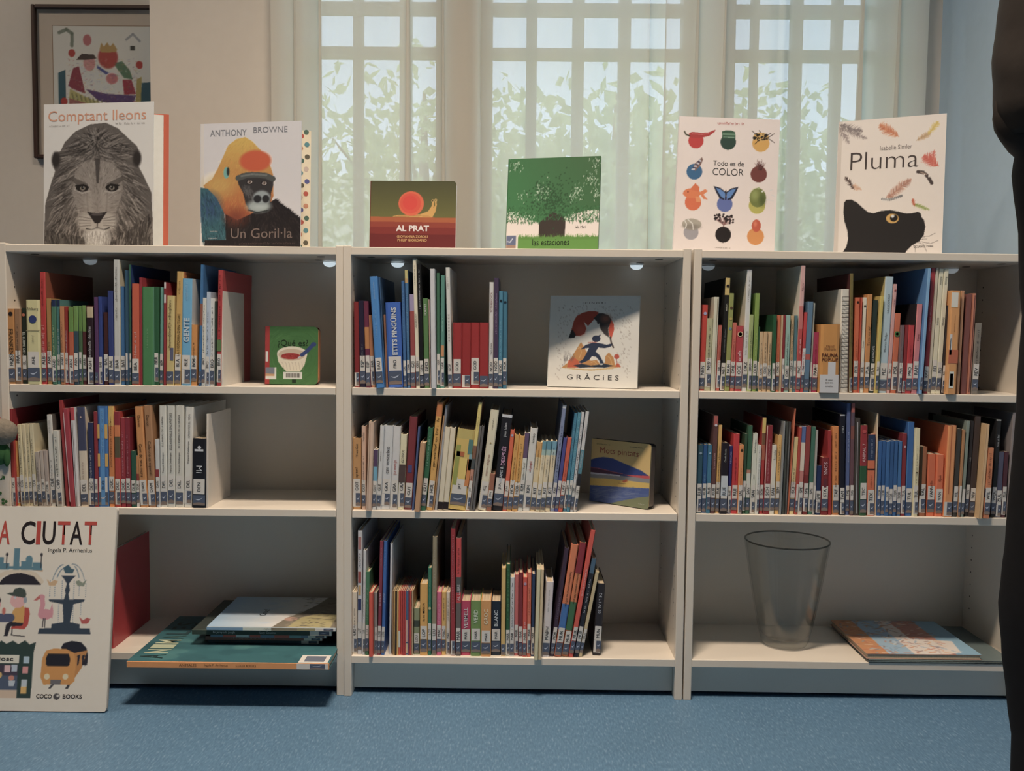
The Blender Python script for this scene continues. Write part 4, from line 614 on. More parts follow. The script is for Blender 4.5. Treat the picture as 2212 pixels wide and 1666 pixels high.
# ---- right bookcase, middle shelf
book_row('books on the middle shelf of the right bookcase', 'middle shelf of right bookcase', Z2, 1113, R_MID, [
 (1503.5, 1514.5, 962, 2, (38, 80, 92), 'RUB', o(dot=[(.12, .25, (130, 150, 160))])), (1515, 1524, 962, 2, (24, 82, 130), 'RUB', gw(.42, .54, (150, 180, 200), .4)), (1524.5, 1533.5, 962, 2, (44, 116, 140), 'RUB', o(dot=[(.12, .25, (150, 180, 190))])),
 (1534, 1543.5, 899, 4, (98, 58, 54), 'RUB', o(b=[(.1, (176, 76, 66))], t=[('La abuela de JUAN', .28, .64, (206, 150, 140), 'u', .42)], dot=[(.095, .3, (200, 190, 190))])), (1544, 1552.5, 919, 4, (222, 162, 64), 'RUE', gk(.22, .66)), (1554, 1570, 958, 2, (36, 28, 34), 'RUE', o(t=[('Claudia Rueda', .07, .28, (200, 196, 190), 'u', .22)], rect=[(.04, .96, .46, .75, (196, 194, 192))])), (1570.5, 1578, 964, 2, (44, 44, 98), 'RUE', o(t=[('NINA LUNA', .06, .28, (150, 150, 190), 'u', .45)])), (1578.5, 1591.5, 938, 3, (206, 28, 40), 'RUI', gk(.3, .6, (130, 16, 26), .3)), (1592, 1602, 962, 2, (226, 130, 52), 'SAL', o(dot=[(.075, .3, (70, 40, 30))], g=[(.34, .6, (120, 60, 20), .3)])),
 (1602.5, 1608.5, 938, 3, (48, 76, 50), 'SAN'), (1609, 1618, 920, 4, (48, 96, 66), 'SAN', o(b=[(.5, (48, 96, 66)), (.54, (190, 120, 90)), (.66, (186, 180, 160))])), (1619, 1629.5, 937, 4, (202, 196, 172), 'SAN', o(t=[('Alex Sanders', .06, .26, K_, 'u', .36), ('¿zzzz?', .44, .64, K_, 'u', .36)])), (1631, 1638.5, 963, 3, (204, 198, 180), 'SAT', gk(.08, .6, G_)), (1639, 1647, 903, 4, (188, 40, 40), 'SCH', o(b=[(.16, (214, 176, 72)), (.28, (120, 80, 50)), (.44, (180, 90, 60))])), (1648, 1661.5, 920, 4, (148, 28, 38), 'SCH', o(rect=[(0, .14, 0, .7, (206, 160, 140))], g=[(.16, .64, (200, 120, 120), .24)])),
 (1662, 1672, 962, 3, (206, 192, 166), 'SAN', o(t=[('La noche', .06, .22, K_, 'u', .4)])), (1672.5, 1681.5, 941, 4, (222, 162, 68), 'SEN', gk(.12, .5)), (1682, 1687.5, 911, 4, (126, 124, 118), '', o(lab=0)), (1688, 1694, 912, 4, (70, 70, 62), '', o(lab=0)), (1694.5, 1700, 912, 4, (60, 58, 54), '', o(lab=0, rect=[(.4, .55, .05, 1, (140, 136, 128))])), (1700.5, 1703, 883, 10, (216, 100, 56), '', o(lab=0)), (1703.5, 1715, 945, 6, (212, 186, 114), 'SCI', gk(.4, .66)), (1716, 1721.5, 924, 6, (182, 54, 42), ''), (1722, 1732, 922, 5, (200, 176, 150), 'SPE', o(b=[(.18, (80, 104, 150)), (.50, (206, 184, 156)), (.66, (196, 110, 96))])), (1733, 1743.5, 921, 4, (128, 38, 38), 'SPE', o(b=[(.55, (150, 50, 46))])), (1744.5, 1754, 923, 4, (54, 108, 86), 'SPE'), (1754.5, 1759.5, 930, 3, (150, 142, 130), ''),
 (1760.5, 1771.5, 1007, 1, (32, 48, 86), 'SPE', o(d=.12)), (1772.5, 1788, 989, 0, (132, 28, 34), 'STA', o(t=[('SONS', .08, .30, (206, 170, 168), 'd', .5)], rect=[(.3, .7, .36, .52, (110, 40, 50))], name='dark red book with pale SONS lettering')), (1788.5, 1796.5, 931, -5, (172, 28, 34), '', o(lab=0)), (1798, 1812, 922, -5, (236, 132, 38), 'TAF', gk(.06, .68, (140, 70, 20), .3)), (1813, 1824.5, 896, -5, (28, 28, 38), 'TAM', o(t=[('CIELO', .1, .2, (200, 200, 200), 'd', .36)], b=[(.012, (200, 200, 200))])), (1825.5, 1834, 872, -3, (80, 96, 138), 'TAS', gw(.26, .54, (170, 180, 200), .4)), (1834.5, 1843, 872, -3, (104, 66, 70), 'TAS', o(b=[(.08, (170, 80, 70)), (.2, (90, 70, 80)), (.32, (130, 70, 60))])),
 (1844, 1855.5, 904, -3, (68, 58, 52), '', o(lab=0, rect=[(.4, .52, .04, .98, (176, 172, 166))])), (1856.5, 1871.5, 919, -3, (34, 86, 50), 'TEC', o(b=[(.45, (158, 30, 40))], t=[('ANIMAL 7', .20, .41, (226, 190, 180), 'u', .42), ], dot=[(.07, .28, (196, 60, 60))], name='red and green book with pale ANIMAL lettering')), (1872.5, 1888.5, 939, -2, (222, 98, 46), 'TEX', o(b=[(.32, (40, 56, 84)), (.42, (222, 98, 46)), (.44, (60, 30, 30))], g=[(.06, .28, (170, 176, 190), .3), (.5, .66, (150, 60, 30), .3)])), (1889, 1892.5, 893, -2, (206, 172, 130), '', o(lab=0)),
 (1893, 1901, 954, 0, (28, 92, 148), 'TOR'), (1901.5, 1909.5, 953, 0, (26, 88, 140), 'TOR'), (1910, 1918.5, 955, 0, (34, 98, 150), 'TOR'), (1919, 1927, 954, 0, (28, 84, 132), 'TOR'), (1927.5, 1935.5, 953, 0, (30, 90, 140), 'TOR'), (1936, 1944.5, 954, 0, (44, 108, 156), 'TOR'), (1945, 1954, 937, 0, (138, 32, 42), 'TUL', o(dot=[(.16, .25, (190, 160, 160))])), (1955, 1969, 912, 0, (28, 96, 156), 'TUL', o(rect=[(0, .1, 0, .7, (60, 130, 180))])), (1969.5, 1982, 926, 0, (206, 188, 138), 'TUL', o(g=[(.2, .62, (120, 100, 60), .3)], dot=[(.5, .16, (60, 44, 30))])),
 (1983, 1998.5, 966, 0, (158, 84, 42), 'VAL', o(b=[(.55, (166, 90, 44))], rect=[(0, .35, 0, .7, (60, 44, 34))])), (2001, 2018, 982, 0, (222, 94, 38), 'VAN', o(t=[('Aprilia', .40, .60, (120, 44, 22), 'u', .4)])), (2018.5, 2035.5, 983, 0, (226, 98, 40), 'VAN', o(t=[('Què', .30, .46, (120, 44, 22), 'u', .4)])), (2036, 2056, 920, 4, (230, 136, 58), 'VEL', o(side=(220, 100, 40), lab='s', d=.22, rect=[(.36, .5, 0, .75, (200, 100, 40))])), (2057, 2067, 927, 4, (58, 54, 48), 'VIL'), (2067.5, 2074, 929, 5, (176, 116, 64), ''), (2075, 2082, 910, 6, (116, 126, 110), ''), (2082.5, 2091, 910, 6, (44, 38, 38), 'VIV', o(t=[('nada', .34, .46, (150, 140, 130), 'u', .4)])), (2091.5, 2104.5, 900, 7, (66, 50, 44), 'VIV'),
 (2105, 2113, 917, 8, (196, 150, 94), '', o(lab=0, y=-.01)), (2113.5, 2122, 917, 8, (206, 160, 104), '', o(lab=0, y=-.01)), (2124.5, 2138, 968, 4, (206, 110, 54), 'WIL', o(b=[(.58, (214, 116, 56)), (.7, (40, 54, 84))], g=[(.08, .52, (130, 40, 30), .5)], y=-.008)), (2139, 2149.5, 907, 6, (30, 29, 30), 'WOL', o(t=[('Sota el llit!', .07, .36, (170, 166, 160), 'u', .4)], b=[(.012, (170, 166, 160))])), (2150, 2161.5, 977, 3, (74, 74, 94), 'ZUL'), (2162, 2171.5, 977, 3, (80, 38, 48), 'ZUL'), (2174, 2181.5, 892, 5, (126, 112, 106), '', o(lab=0)), (2182.5, 2191, 968, 2, (150, 60, 48), 'ZUR')], tilt=1)
# ---- red book hidden behind the big floor book
book_row('books on the bottom shelf of the left bookcase', 'bottom shelf of left bookcase', Z3, 1420, R_BOT, [
 (238, 246, 1192, 0, (170, 30, 38), '', o(lab=0, d=.22, y=.03, name='tall red book standing behind the big city book'))])
# ================================================================== cover pictures
AX['y'] = ((0, 1, 0), (-1, 0, 0))
def mapper(x0, y0, x1, y1, shear=0.0):
    return lambda x, y: ((x + (y - y0) * shear - x0) / (x1 - x0), (y - y0) / (y1 - y0))
def persp(TL, TR, BL, BR):
    def f(x, y):
        u = v = .5
        for _ in range(8):
            xl = TL[0] + (BL[0] - TL[0]) * v; xr = TR[0] + (BR[0] - TR[0]) * v; u = (x - xl) / (xr - xl)
            yt = TL[1] + (TR[1] - TL[1]) * u; yb = BL[1] + (BR[1] - BL[1]) * u; v = (y - yt) / (yb - yt)
        return u, v
    return f
def P(m, *pts): return [m(*p) for p in pts]
def E(cv, m, cx, cy, rx, ry, c, **k):
    u, v = m(cx, cy); a = m(cx + rx, cy); b = m(cx, cy + ry); cv.ell(u, v, abs(a[0] - u), abs(b[1] - v), c, **k)
def rnd(a, b): return RNG.uniform(a, b)
def fur(cv, m, n, pos, flow, ln, w, cols, al=.8, bk=0):
    for _ in range(n):
        x, y = pos(); L = ln * rnd(.6, 1.4); a = flow(x, y) + rnd(-.25, .25); c = np.array(cols[RNG.integers(len(cols))], float) * rnd(.85, 1.12); b = rnd(-.35, .35)
        x -= math.cos(a) * L * bk; y -= math.sin(a) * L * bk; x1, y1 = x + math.cos(a) * L * .5, y + math.sin(a) * L * .5; x2, y2 = x1 + math.cos(a + b) * L * .5, y1 + math.sin(a + b) * L * .5
        cv.line(P(m, (x, y), (x1, y1), (x2, y2)), w, c, al, True)
def inpoly(poly):
    poly = np.array(poly, float); mn, mx = poly.min(0), poly.max(0)
    def f():
        while True:
            x, y = rnd(mn[0], mx[0]), rnd(mn[1], mx[1]); ins = False
            for i in range(len(poly)):
                (a, b), (c, d) = poly[i], poly[(i + 1) % len(poly)]
                if (b > y) != (d > y) and x < (c - a) * (y - b) / (d - b) + a: ins = not ins
            if ins: return x, y
    return f
# --- lion
def art_lion():
    cv = Canvas(168, 218, (206, 197, 184)); m = mapper(290, 690, 1012, 1640)
    mane = [(288, 1645), (300, 1340), (340, 1200), (365, 1130), (345, 1060), (360, 1005), (400, 1000), (430, 940), (500, 872), (600, 828), (700, 820), (780, 858), (850, 925), (905, 975), (930, 1040), (915, 1105), (945, 1160), (1000, 1275), (1014, 1645)]
    cv.poly(P(m, *mane), (86, 77, 70))
    flow = lambda x, y: math.atan2((y - 1150) * .8 + 120, (x - 645) * 1.1)
    fur(cv, m, 1500, inpoly(mane), flow, 120, .012, [(60, 52, 47), (88, 78, 70), (118, 106, 95), (140, 127, 114), (50, 44, 40)], .7, .9)
    fur(cv, m, 350, inpoly([(400, 1000), (500, 872), (640, 826), (780, 858), (900, 980), (780, 1080), (520, 1080)]), lambda x, y: math.atan2(-60, (x - 640)) if y < 950 else math.atan2(60, x - 640), 90, .012, [(54, 48, 44), (96, 86, 78), (128, 116, 105), (38, 34, 32)], .75, .95)
    for cx in (370, 905): E(cv, m, cx, 1055, 28, 52, (44, 38, 35), soft=.3)
    face = [(500, 1130), (560, 1080), (645, 1060), (740, 1080), (800, 1140), (815, 1260), (770, 1400), (755, 1500), (645, 1560), (530, 1500), (520, 1400), (480, 1260)]
    cv.poly(P(m, *face), (122, 110, 99)); E(cv, m, 645, 1290, 150, 230, (132, 119, 107), soft=.4, al=.8)
    fur(cv, m, 700, inpoly(face), lambda x, y: math.atan2(y - 1380, (x - 645) * 1.5), 34, .007, [(96, 86, 77), (124, 112, 100), (150, 137, 123), (108, 96, 86)], .6)
    cv.poly(P(m, (630, 1050), (665, 1050), (655, 1210), (640, 1210)), (48, 42, 39), .75)
    for sx in (-1, 1):
        cv.poly(P(m, (645 + sx * 60, 1215), (645 + sx * 165, 1165), (645 + sx * 175, 1190), (645 + sx * 80, 1260)), (70, 61, 55), .7)
        cv.line(P(m, (645 + sx * 68, 1270), (645 + sx * 60, 1400)), .016, (92, 82, 73), .6); E(cv, m, 645 + sx * 50, 1330, 30, 70, (150, 136, 122), soft=.5, al=.5)
        E(cv, m, 645 + sx * 98, 1240, 42, 24, (34, 29, 27)); E(cv, m, 645 + sx * 96, 1242, 18, 14, (118, 106, 92)); E(cv, m, 645 + sx * 96, 1238, 9, 10, (20, 18, 18)); cv.line(P(m, (645 + sx * 58, 1236), (645 + sx * 90, 1218), (645 + sx * 142, 1226)), .012, (30, 26, 24)); E(cv, m, 645 + sx * 92, 1234, 3, 3, (190, 184, 174))
        cv.line(P(m, (645 + sx * 50, 1262), (645 + sx * 100, 1274), (645 + sx * 150, 1250)), .010, (158, 146, 132), .8)
        E(cv, m, 645 + sx * 62, 1462, 66, 56, (158, 146, 132), soft=.3, al=.9)
        for k in range(4): cv.line(P(m, (645 + sx * 40, 1440 + k * 14), (645 + sx * 118, 1425 + k * 22)), .006, (84, 74, 67), .8)
    cv.poly(P(m, (578, 1395), (645, 1405), (712, 1395), (690, 1425), (660, 1470), (630, 1470), (600, 1425)), (40, 34, 33)); E(cv, m, 645, 1412, 38, 9, (98, 88, 84), al=.6)
    cv.line(P(m, (645, 1465), (645, 1502)), .010, (36, 31, 29)); cv.line(P(m, (575, 1505), (610, 1512), (645, 1498), (690, 1512), (725, 1500)), .012, (40, 35, 32))
    E(cv, m, 645, 1560, 85, 58, (176, 166, 152), soft=.3); fur(cv, m, 200, inpoly([(560, 1520), (730, 1520), (720, 1600), (570, 1600)]), lambda x, y: 1.57, 50, .006, [(190, 180, 166), (150, 140, 128), (120, 110, 100)], .6)
    fur(cv, m, 260, inpoly([(300, 1500), (560, 1560), (560, 1645), (300, 1645)]), lambda x, y: 1.4, 130, .012, [(60, 53, 48), (100, 90, 80), (44, 38, 35)], .7); fur(cv, m, 260, inpoly([(740, 1560), (1010, 1400), (1010, 1645), (740, 1645)]), lambda x, y: 1.7, 130, .012, [(66, 58, 52), (120, 108, 96), (44, 38, 35)], .7)
    return cv
# --- gorilla
def art_gorilla():
    cv = Canvas(160, 200, (204, 195, 190)); m = mapper(115, 182, 1245, 1600)
    cv.poly(P(m, (105, 182), (150, 182), (165, 1600), (105, 1600)), (190, 178, 166))
    head = [(150, 870), (250, 800), (310, 690), (370, 560), (430, 430), (520, 365), (620, 345), (700, 395), (790, 490), (860, 590), (910, 690), (935, 770), (940, 1000), (880, 1160), (640, 1250), (500, 1260), (400, 1200), (300, 1060), (180, 930)]
    cv.poly(P(m, *head), (208, 160, 44), grad=((*m(500, 420), *m(520, 1240)), (176, 78, 34)))
    fur(cv, m, 700, inpoly(head), lambda x, y: math.atan2(y - 300, x - 700), 55, .008, [(214, 166, 50), (196, 138, 44), (206, 120, 40)], .25)
    E(cv, m, 735, 610, 175, 115, (206, 74, 26), soft=.12); E(cv, m, 330, 880, 160, 120, (196, 158, 64), soft=.6, al=.6)
    cv.poly(P(m, (105, 890), (200, 905), (300, 1010), (390, 1180), (415, 1400), (400, 1500), (140, 1500)), (40, 92, 100)); E(cv, m, 230, 1120, 120, 150, (44, 74, 110), soft=.5, al=.8)
    fur(cv, m, 260, inpoly([(130, 900), (200, 915), (300, 1020), (390, 1190), (410, 1500), (140, 1500)]), lambda x, y: 1.3, 70, .008, [(30, 80, 84), (56, 110, 116), (24, 52, 60)], .6)
    body = [(400, 1190), (540, 1260), (700, 1190), (940, 1045), (1040, 1090), (1150, 1180), (1245, 1265), (1260, 1610), (160, 1610), (170, 1480), (410, 1480)]
    cv.poly(P(m, *body), (34, 29, 30)); E(cv, m, 520, 1230, 110, 90, (120, 52, 36), soft=.7, al=.8)
    fur(cv, m, 500, inpoly(body), lambda x, y: 1.0 if x > 900 else 1.8, 60, .007, [(28, 24, 26), (50, 42, 42), (66, 52, 48)], .6); fur(cv, m, 120, lambda: (lambda t: (940 + 300 * t, 1045 + 225 * t))(rnd(0, 1)), lambda x, y: -.5, 36, .008, [(32, 28, 30)], 1)
    face = [(530, 790), (580, 745), (700, 732), (860, 745), (942, 790), (938, 880), (915, 960), (905, 1090), (880, 1160), (780, 1182), (680, 1160), (630, 1080), (600, 960), (550, 870)]
    cv.poly(P(m, *face), (50, 46, 46)); cv.line(P(m, (545, 795), (640, 765), (760, 765), (860, 778), (932, 812)), .055, (72, 74, 70)); cv.line(P(m, (580, 775), (700, 755), (860, 770)), .018, (110, 112, 104), .7)
    for k in range(26): x = rnd(580, 700); cv.line(P(m, (x, rnd(870, 960)), (x + rnd(20, 60), rnd(930, 1040))), .006, (86, 82, 80), .6)
    for (x, y) in ((672, 842), (834, 860)): E(cv, m, x, y, 36, 26, (28, 24, 26)); E(cv, m, x + 3, y, 26, 19, (166, 150, 140)); E(cv, m, x + 2, y - 2, 14, 15, (70, 46, 34)); E(cv, m, x - 2, y - 6, 4, 4, (230, 225, 215))
    E(cv, m, 775, 1110, 130, 70, (140, 148, 142), soft=.3); E(cv, m, 808, 1020, 98, 82, (132, 140, 138), soft=.15)
    E(cv, m, 762, 1028, 44, 42, (38, 38, 40), soft=.15); E(cv, m, 855, 1030, 40, 42, (38, 38, 40), soft=.15); cv.line(P(m, (660, 1150), (760, 1178), (880, 1158)), .012, (44, 48, 46)); E(cv, m, 790, 1118, 80, 26, (160, 168, 160), soft=.6, al=.7)
    E(cv, m, 410, 735, 32, 64, (92, 160, 146)); E(cv, m, 430, 720, 16, 46, (44, 52, 48), soft=.2)
    return cv
# --- snail
def art_snail():
    cv = Canvas(150, 120, (80, 76, 42)); m = mapper(80, 292, 838, 905)
    cv.poly(P(m, (80, 292), (838, 292), (838, 620), (80, 620)), (74, 72, 40), grad=((*m(300, 300), *m(300, 610)), (100, 96, 42)))
    for y0, y1, c in ((604, 646, (172, 80, 32)), (646, 692, (146, 50, 34)), (692, 750, (128, 34, 31)), (750, 910, (108, 27, 30))): cv.poly(P(m, (80, y0), (838, y0 + 8), (838, y1 + 8), (80, y1)), c)
    cv.poly(P(m, (268, 602), (330, 590), (430, 592), (520, 582), (590, 556), (622, 510), (626, 470), (640, 470), (640, 515), (634, 530), (652, 505), (648, 465), (662, 463), (666, 500), (655, 560), (628, 610)), (206, 146, 52))
    cv.line(P(m, (300, 600), (500, 596), (610, 600)), .006, (176, 110, 40)); E(cv, m, 440, 490, 112, 106, (224, 82, 36)); E(cv, m, 434, 488, 92, 88, (222, 56, 30)); E(cv, m, 430, 484, 64, 62, (222, 36, 24))
    for x, y in ((630, 466), (656, 460)): E(cv, m, x, y, 12, 12, (206, 160, 70)); E(cv, m, x, y, 6, 6, (40, 26, 20))
    return cv
# --- tree
def art_tree():
    cv = Canvas(165, 160, (48, 116, 64)); m = persp((1295, 102), (2115, 75), (1290, 905), (2110, 905))
    cv.poly(P(m, (1290, 560), (2115, 540), (2115, 800), (1290, 800)), (204, 186, 172))
    cv.poly(P(m, (1290, 70), (2120, 60), (2120, 540), (2000, 545), (1900, 570), (1830, 610), (1700, 640), (1600, 650), (1480, 620), (1390, 590), (1290, 560)), (46, 116, 62), grad=((*m(1400, 500), *m(2000, 120)), (52, 98, 54)))
    cv.poly(P(m, (1585, 780), (1585, 645), (1640, 610), (1700, 555), (1770, 580), (1820, 612), (1814, 780)), (56, 46, 40))
    for _ in range(700):
        x = rnd(1290, 2115); y = rnd(500, 650) if x < 1600 else rnd(500, 640); 
        if 1600 < x < 1800: y = rnd(430, 620)
        cv.line(P(m, (x, y), (x + rnd(-14, 14), y + rnd(8, 26))), .010, [(40, 104, 54), (52, 120, 66), (36, 86, 44)][RNG.integers(3)], 1, True)
    for cx, cy, sx, sy, n in ((1360, 160, 50, 40, 60), (2060, 130, 40, 30, 40), (1600, 380, 60, 70, 110), (1900, 390, 60, 60, 70), (2040, 280, 60, 60, 80), (1340, 570, 60, 30, 60), (1480, 600, 60, 26, 50), (2085, 400, 30, 40, 40), (1880, 600, 60, 24, 40), (2050, 560, 60, 20, 40), (1420, 420, 60, 40, 20)):
        for _ in range(n): x, y = RNG.normal(cx, sx * .6), RNG.normal(cy, sy * .6); cv.line(P(m, (x, y), (x + rnd(-8, 8), y + rnd(6, 22))), .008, [(196, 200, 176), (150, 176, 140), (30, 80, 40)][RNG.integers(3)], .9, True)
    for _ in range(300): x, y = RNG.normal(1700, 90), RNG.normal(440, 90); E(cv, m, x, y, 7, 7, (34, 76, 42), al=.8)
    cv.poly(P(m, (1290, 770), (2115, 770), (2115, 910), (1290, 910)), (84, 138, 44))
    for _ in range(420): x = rnd(1400, 2112); cv.line(P(m, (x, 790), (x + rnd(-8, 8), rnd(735, 770))), .008, (80, 132, 42), 1, True)
    cv.poly(P(m, (1290, 750), (1400, 750), (1400, 905), (1290, 905)), (200, 186, 172)); cv.poly(P(m, (1295, 757), (1382, 757), (1382, 835), (1295, 835)), (88, 96, 122)); cv.poly(P(m, (1295, 835), (1382, 835), (1382, 862), (1295, 862)), (150, 112, 90)); cv.line(P(m, (1305, 805), (1330, 810), (1352, 782)), .010, (190, 192, 198))
    return cv
# --- coloured discs
def art_discs():
    cv = Canvas(168, 214, (206, 187, 174)); m0 = mapper(150, 108, 1266, 1590, .043); m = m0
    for x, y, r, c in ((333, 378, 84, (196, 32, 36)), (690, 378, 86, (38, 66, 54)), (1050, 378, 94, (212, 150, 44)), (318, 718, 87, (34, 96, 134)), (1028, 718, 90, (116, 52, 46)), (305, 1055, 90, (220, 92, 38)), (655, 1060, 86, (84, 100, 156)), (1010, 1062, 90, (176, 164, 52)), (285, 1385, 82, (140, 132, 132)), (640, 1395, 87, (34, 28, 28)), (995, 1400, 92, (214, 128, 42))): E(cv, m, x, y, r, r, c)
    cv.poly(P(m, (255, 300), (290, 280), (400, 290), (470, 280), (548, 246), (540, 270), (480, 318), (400, 340), (300, 348), (258, 335)), (178, 36, 40)); cv.line(P(m, (205, 280), (222, 312), (262, 326)), .014, (60, 58, 40)); cv.line(P(m, (290, 300), (400, 306), (470, 292)), .006, (216, 120, 110), .7)
    cv.poly(P(m, (622, 262), (660, 250), (740, 252), (768, 268), (768, 340), (622, 340)), (44, 84, 58)); cv.line(P(m, (635, 290), (760, 292)), .018, (104, 140, 108), .8); cv.line(P(m, (640, 322), (755, 325)), .008, (150, 176, 150), .7)
    E(cv, m, 1052, 308, 86, 48, (208, 154, 62)); E(cv, m, 980, 322, 20, 18, (26, 22, 20))
    for _ in range(40): x, y = rnd(985, 1130), rnd(275, 345); cv.line(P(m, (x, y), (x + rnd(-14, 14), y + rnd(-10, 10))), .010, (36, 28, 22))
    for a, b in (((990, 280), (955, 246)), ((1050, 262), (1030, 236)), ((1120, 290), (1160, 262)), ((1130, 320), (1200, 366)), ((1020, 350), (985, 390)), ((1130, 312), (1196, 268))): cv.line(P(m, a, b), .006, (40, 32, 28))
    cv.poly(P(m, (290, 690), (330, 620), (400, 556), (412, 580), (390, 640), (330, 710)), (120, 86, 76))
    for k in range(7): t = k / 7; cv.line(P(m, (292 + t * 95, 694 - t * 125), (318 + t * 80, 690 - t * 105)), .012, (44, 52, 84) if k % 2 else (200, 200, 206))
    for k in range(34): a = -1.57 + rnd(-1.1, 1.1); L = rnd(60, 135); x, y = 1045 + rnd(-20, 20), 670; cv.line(P(m, (x, y), (x + math.cos(a) * L * .55, y + math.sin(a) * L)), .012, [(92, 46, 42), (70, 34, 34), (110, 62, 52)][RNG.integers(3)], 1, True)
    E(cv, m, 290, 958, 95, 55, (222, 104, 42)); cv.poly(P(m, (188, 965), (240, 915), (330, 910), (390, 950), (330, 1005), (240, 1005)), (224, 108, 44)); cv.poly(P(m, (270, 915), (330, 842), (376, 890), (372, 935)), (220, 96, 38)); cv.poly(P(m, (370, 945), (440, 905), (468, 925), (420, 965), (466, 1018), (420, 1015)), (224, 112, 50)); E(cv, m, 248, 942, 9, 10, (150, 50, 24)); cv.poly(P(m, (330, 990), (380, 990), (390, 1050), (340, 1050)), (226, 130, 66))
    for s in (-1, 1): cv.poly(P(m, (668, 930), (668 + s * 60, 885), (668 + s * 138, 866), (668 + s * 110, 930), (668 + s * 70, 1000), (668 + s * 20, 1016)), (30, 34, 52)); cv.poly(P(m, (668 + s * 6, 940), (668 + s * 58, 900), (668 + s * 112, 885), (668 + s * 84, 935), (668 + s * 50, 985), (668 + s * 12, 1005)), (74, 124, 178))
    cv.line(P(m, (668, 915), (665, 1010)), .012, (30, 26, 30))
    E(cv, m, 1018, 975, 90, 105, (108, 116, 44)); E(cv, m, 985, 945, 40, 55, (150, 156, 76), soft=.6, al=.7); E(cv, m, 1070, 1000, 34, 60, (60, 70, 28), soft=.6, al=.6); E(cv, m, 1068, 905, 10, 10, (230, 230, 210)); E(cv, m, 1028, 872, 14, 12, (150, 156, 96))
    E(cv, m, 292, 1296, 108, 62, (150, 138, 120)); E(cv, m, 292, 1325, 90, 30, (110, 100, 88), soft=.5, al=.7); cv.line(P(m, (210, 1250), (236, 1300), (222, 1345)), .008, (206, 198, 184)); cv.line(P(m, (250, 1245), (300, 1290), (310, 1350)), .008, (206, 198, 184))
    cv.line(P(m, (645, 1310), (645, 1285)), .010, (90, 40, 40))
    for _ in range(42): x = rnd(545, 750); y = rnd(1175, 1285) - (30 - abs(x - 650) * .25) * .4; cv.line(P(m, (645, 1290), (x, y)), .004, (130, 80, 76), .6); E(cv, m, x, y, 11, 11, (34, 26, 28))
    E(cv, m, 1004, 1282, 50, 68, (196, 70, 40)); E(cv, m, 992, 1262, 18, 28, (224, 120, 80), soft=.5, al=.7)
    for a, b in (((1110, 990), (1190, 1004)), ((1150, 890), (1180, 880)), ((1170, 940), (1200, 950))): cv.line(P(m, a, b), .006, (230, 224, 216), .7)
    return cv, m
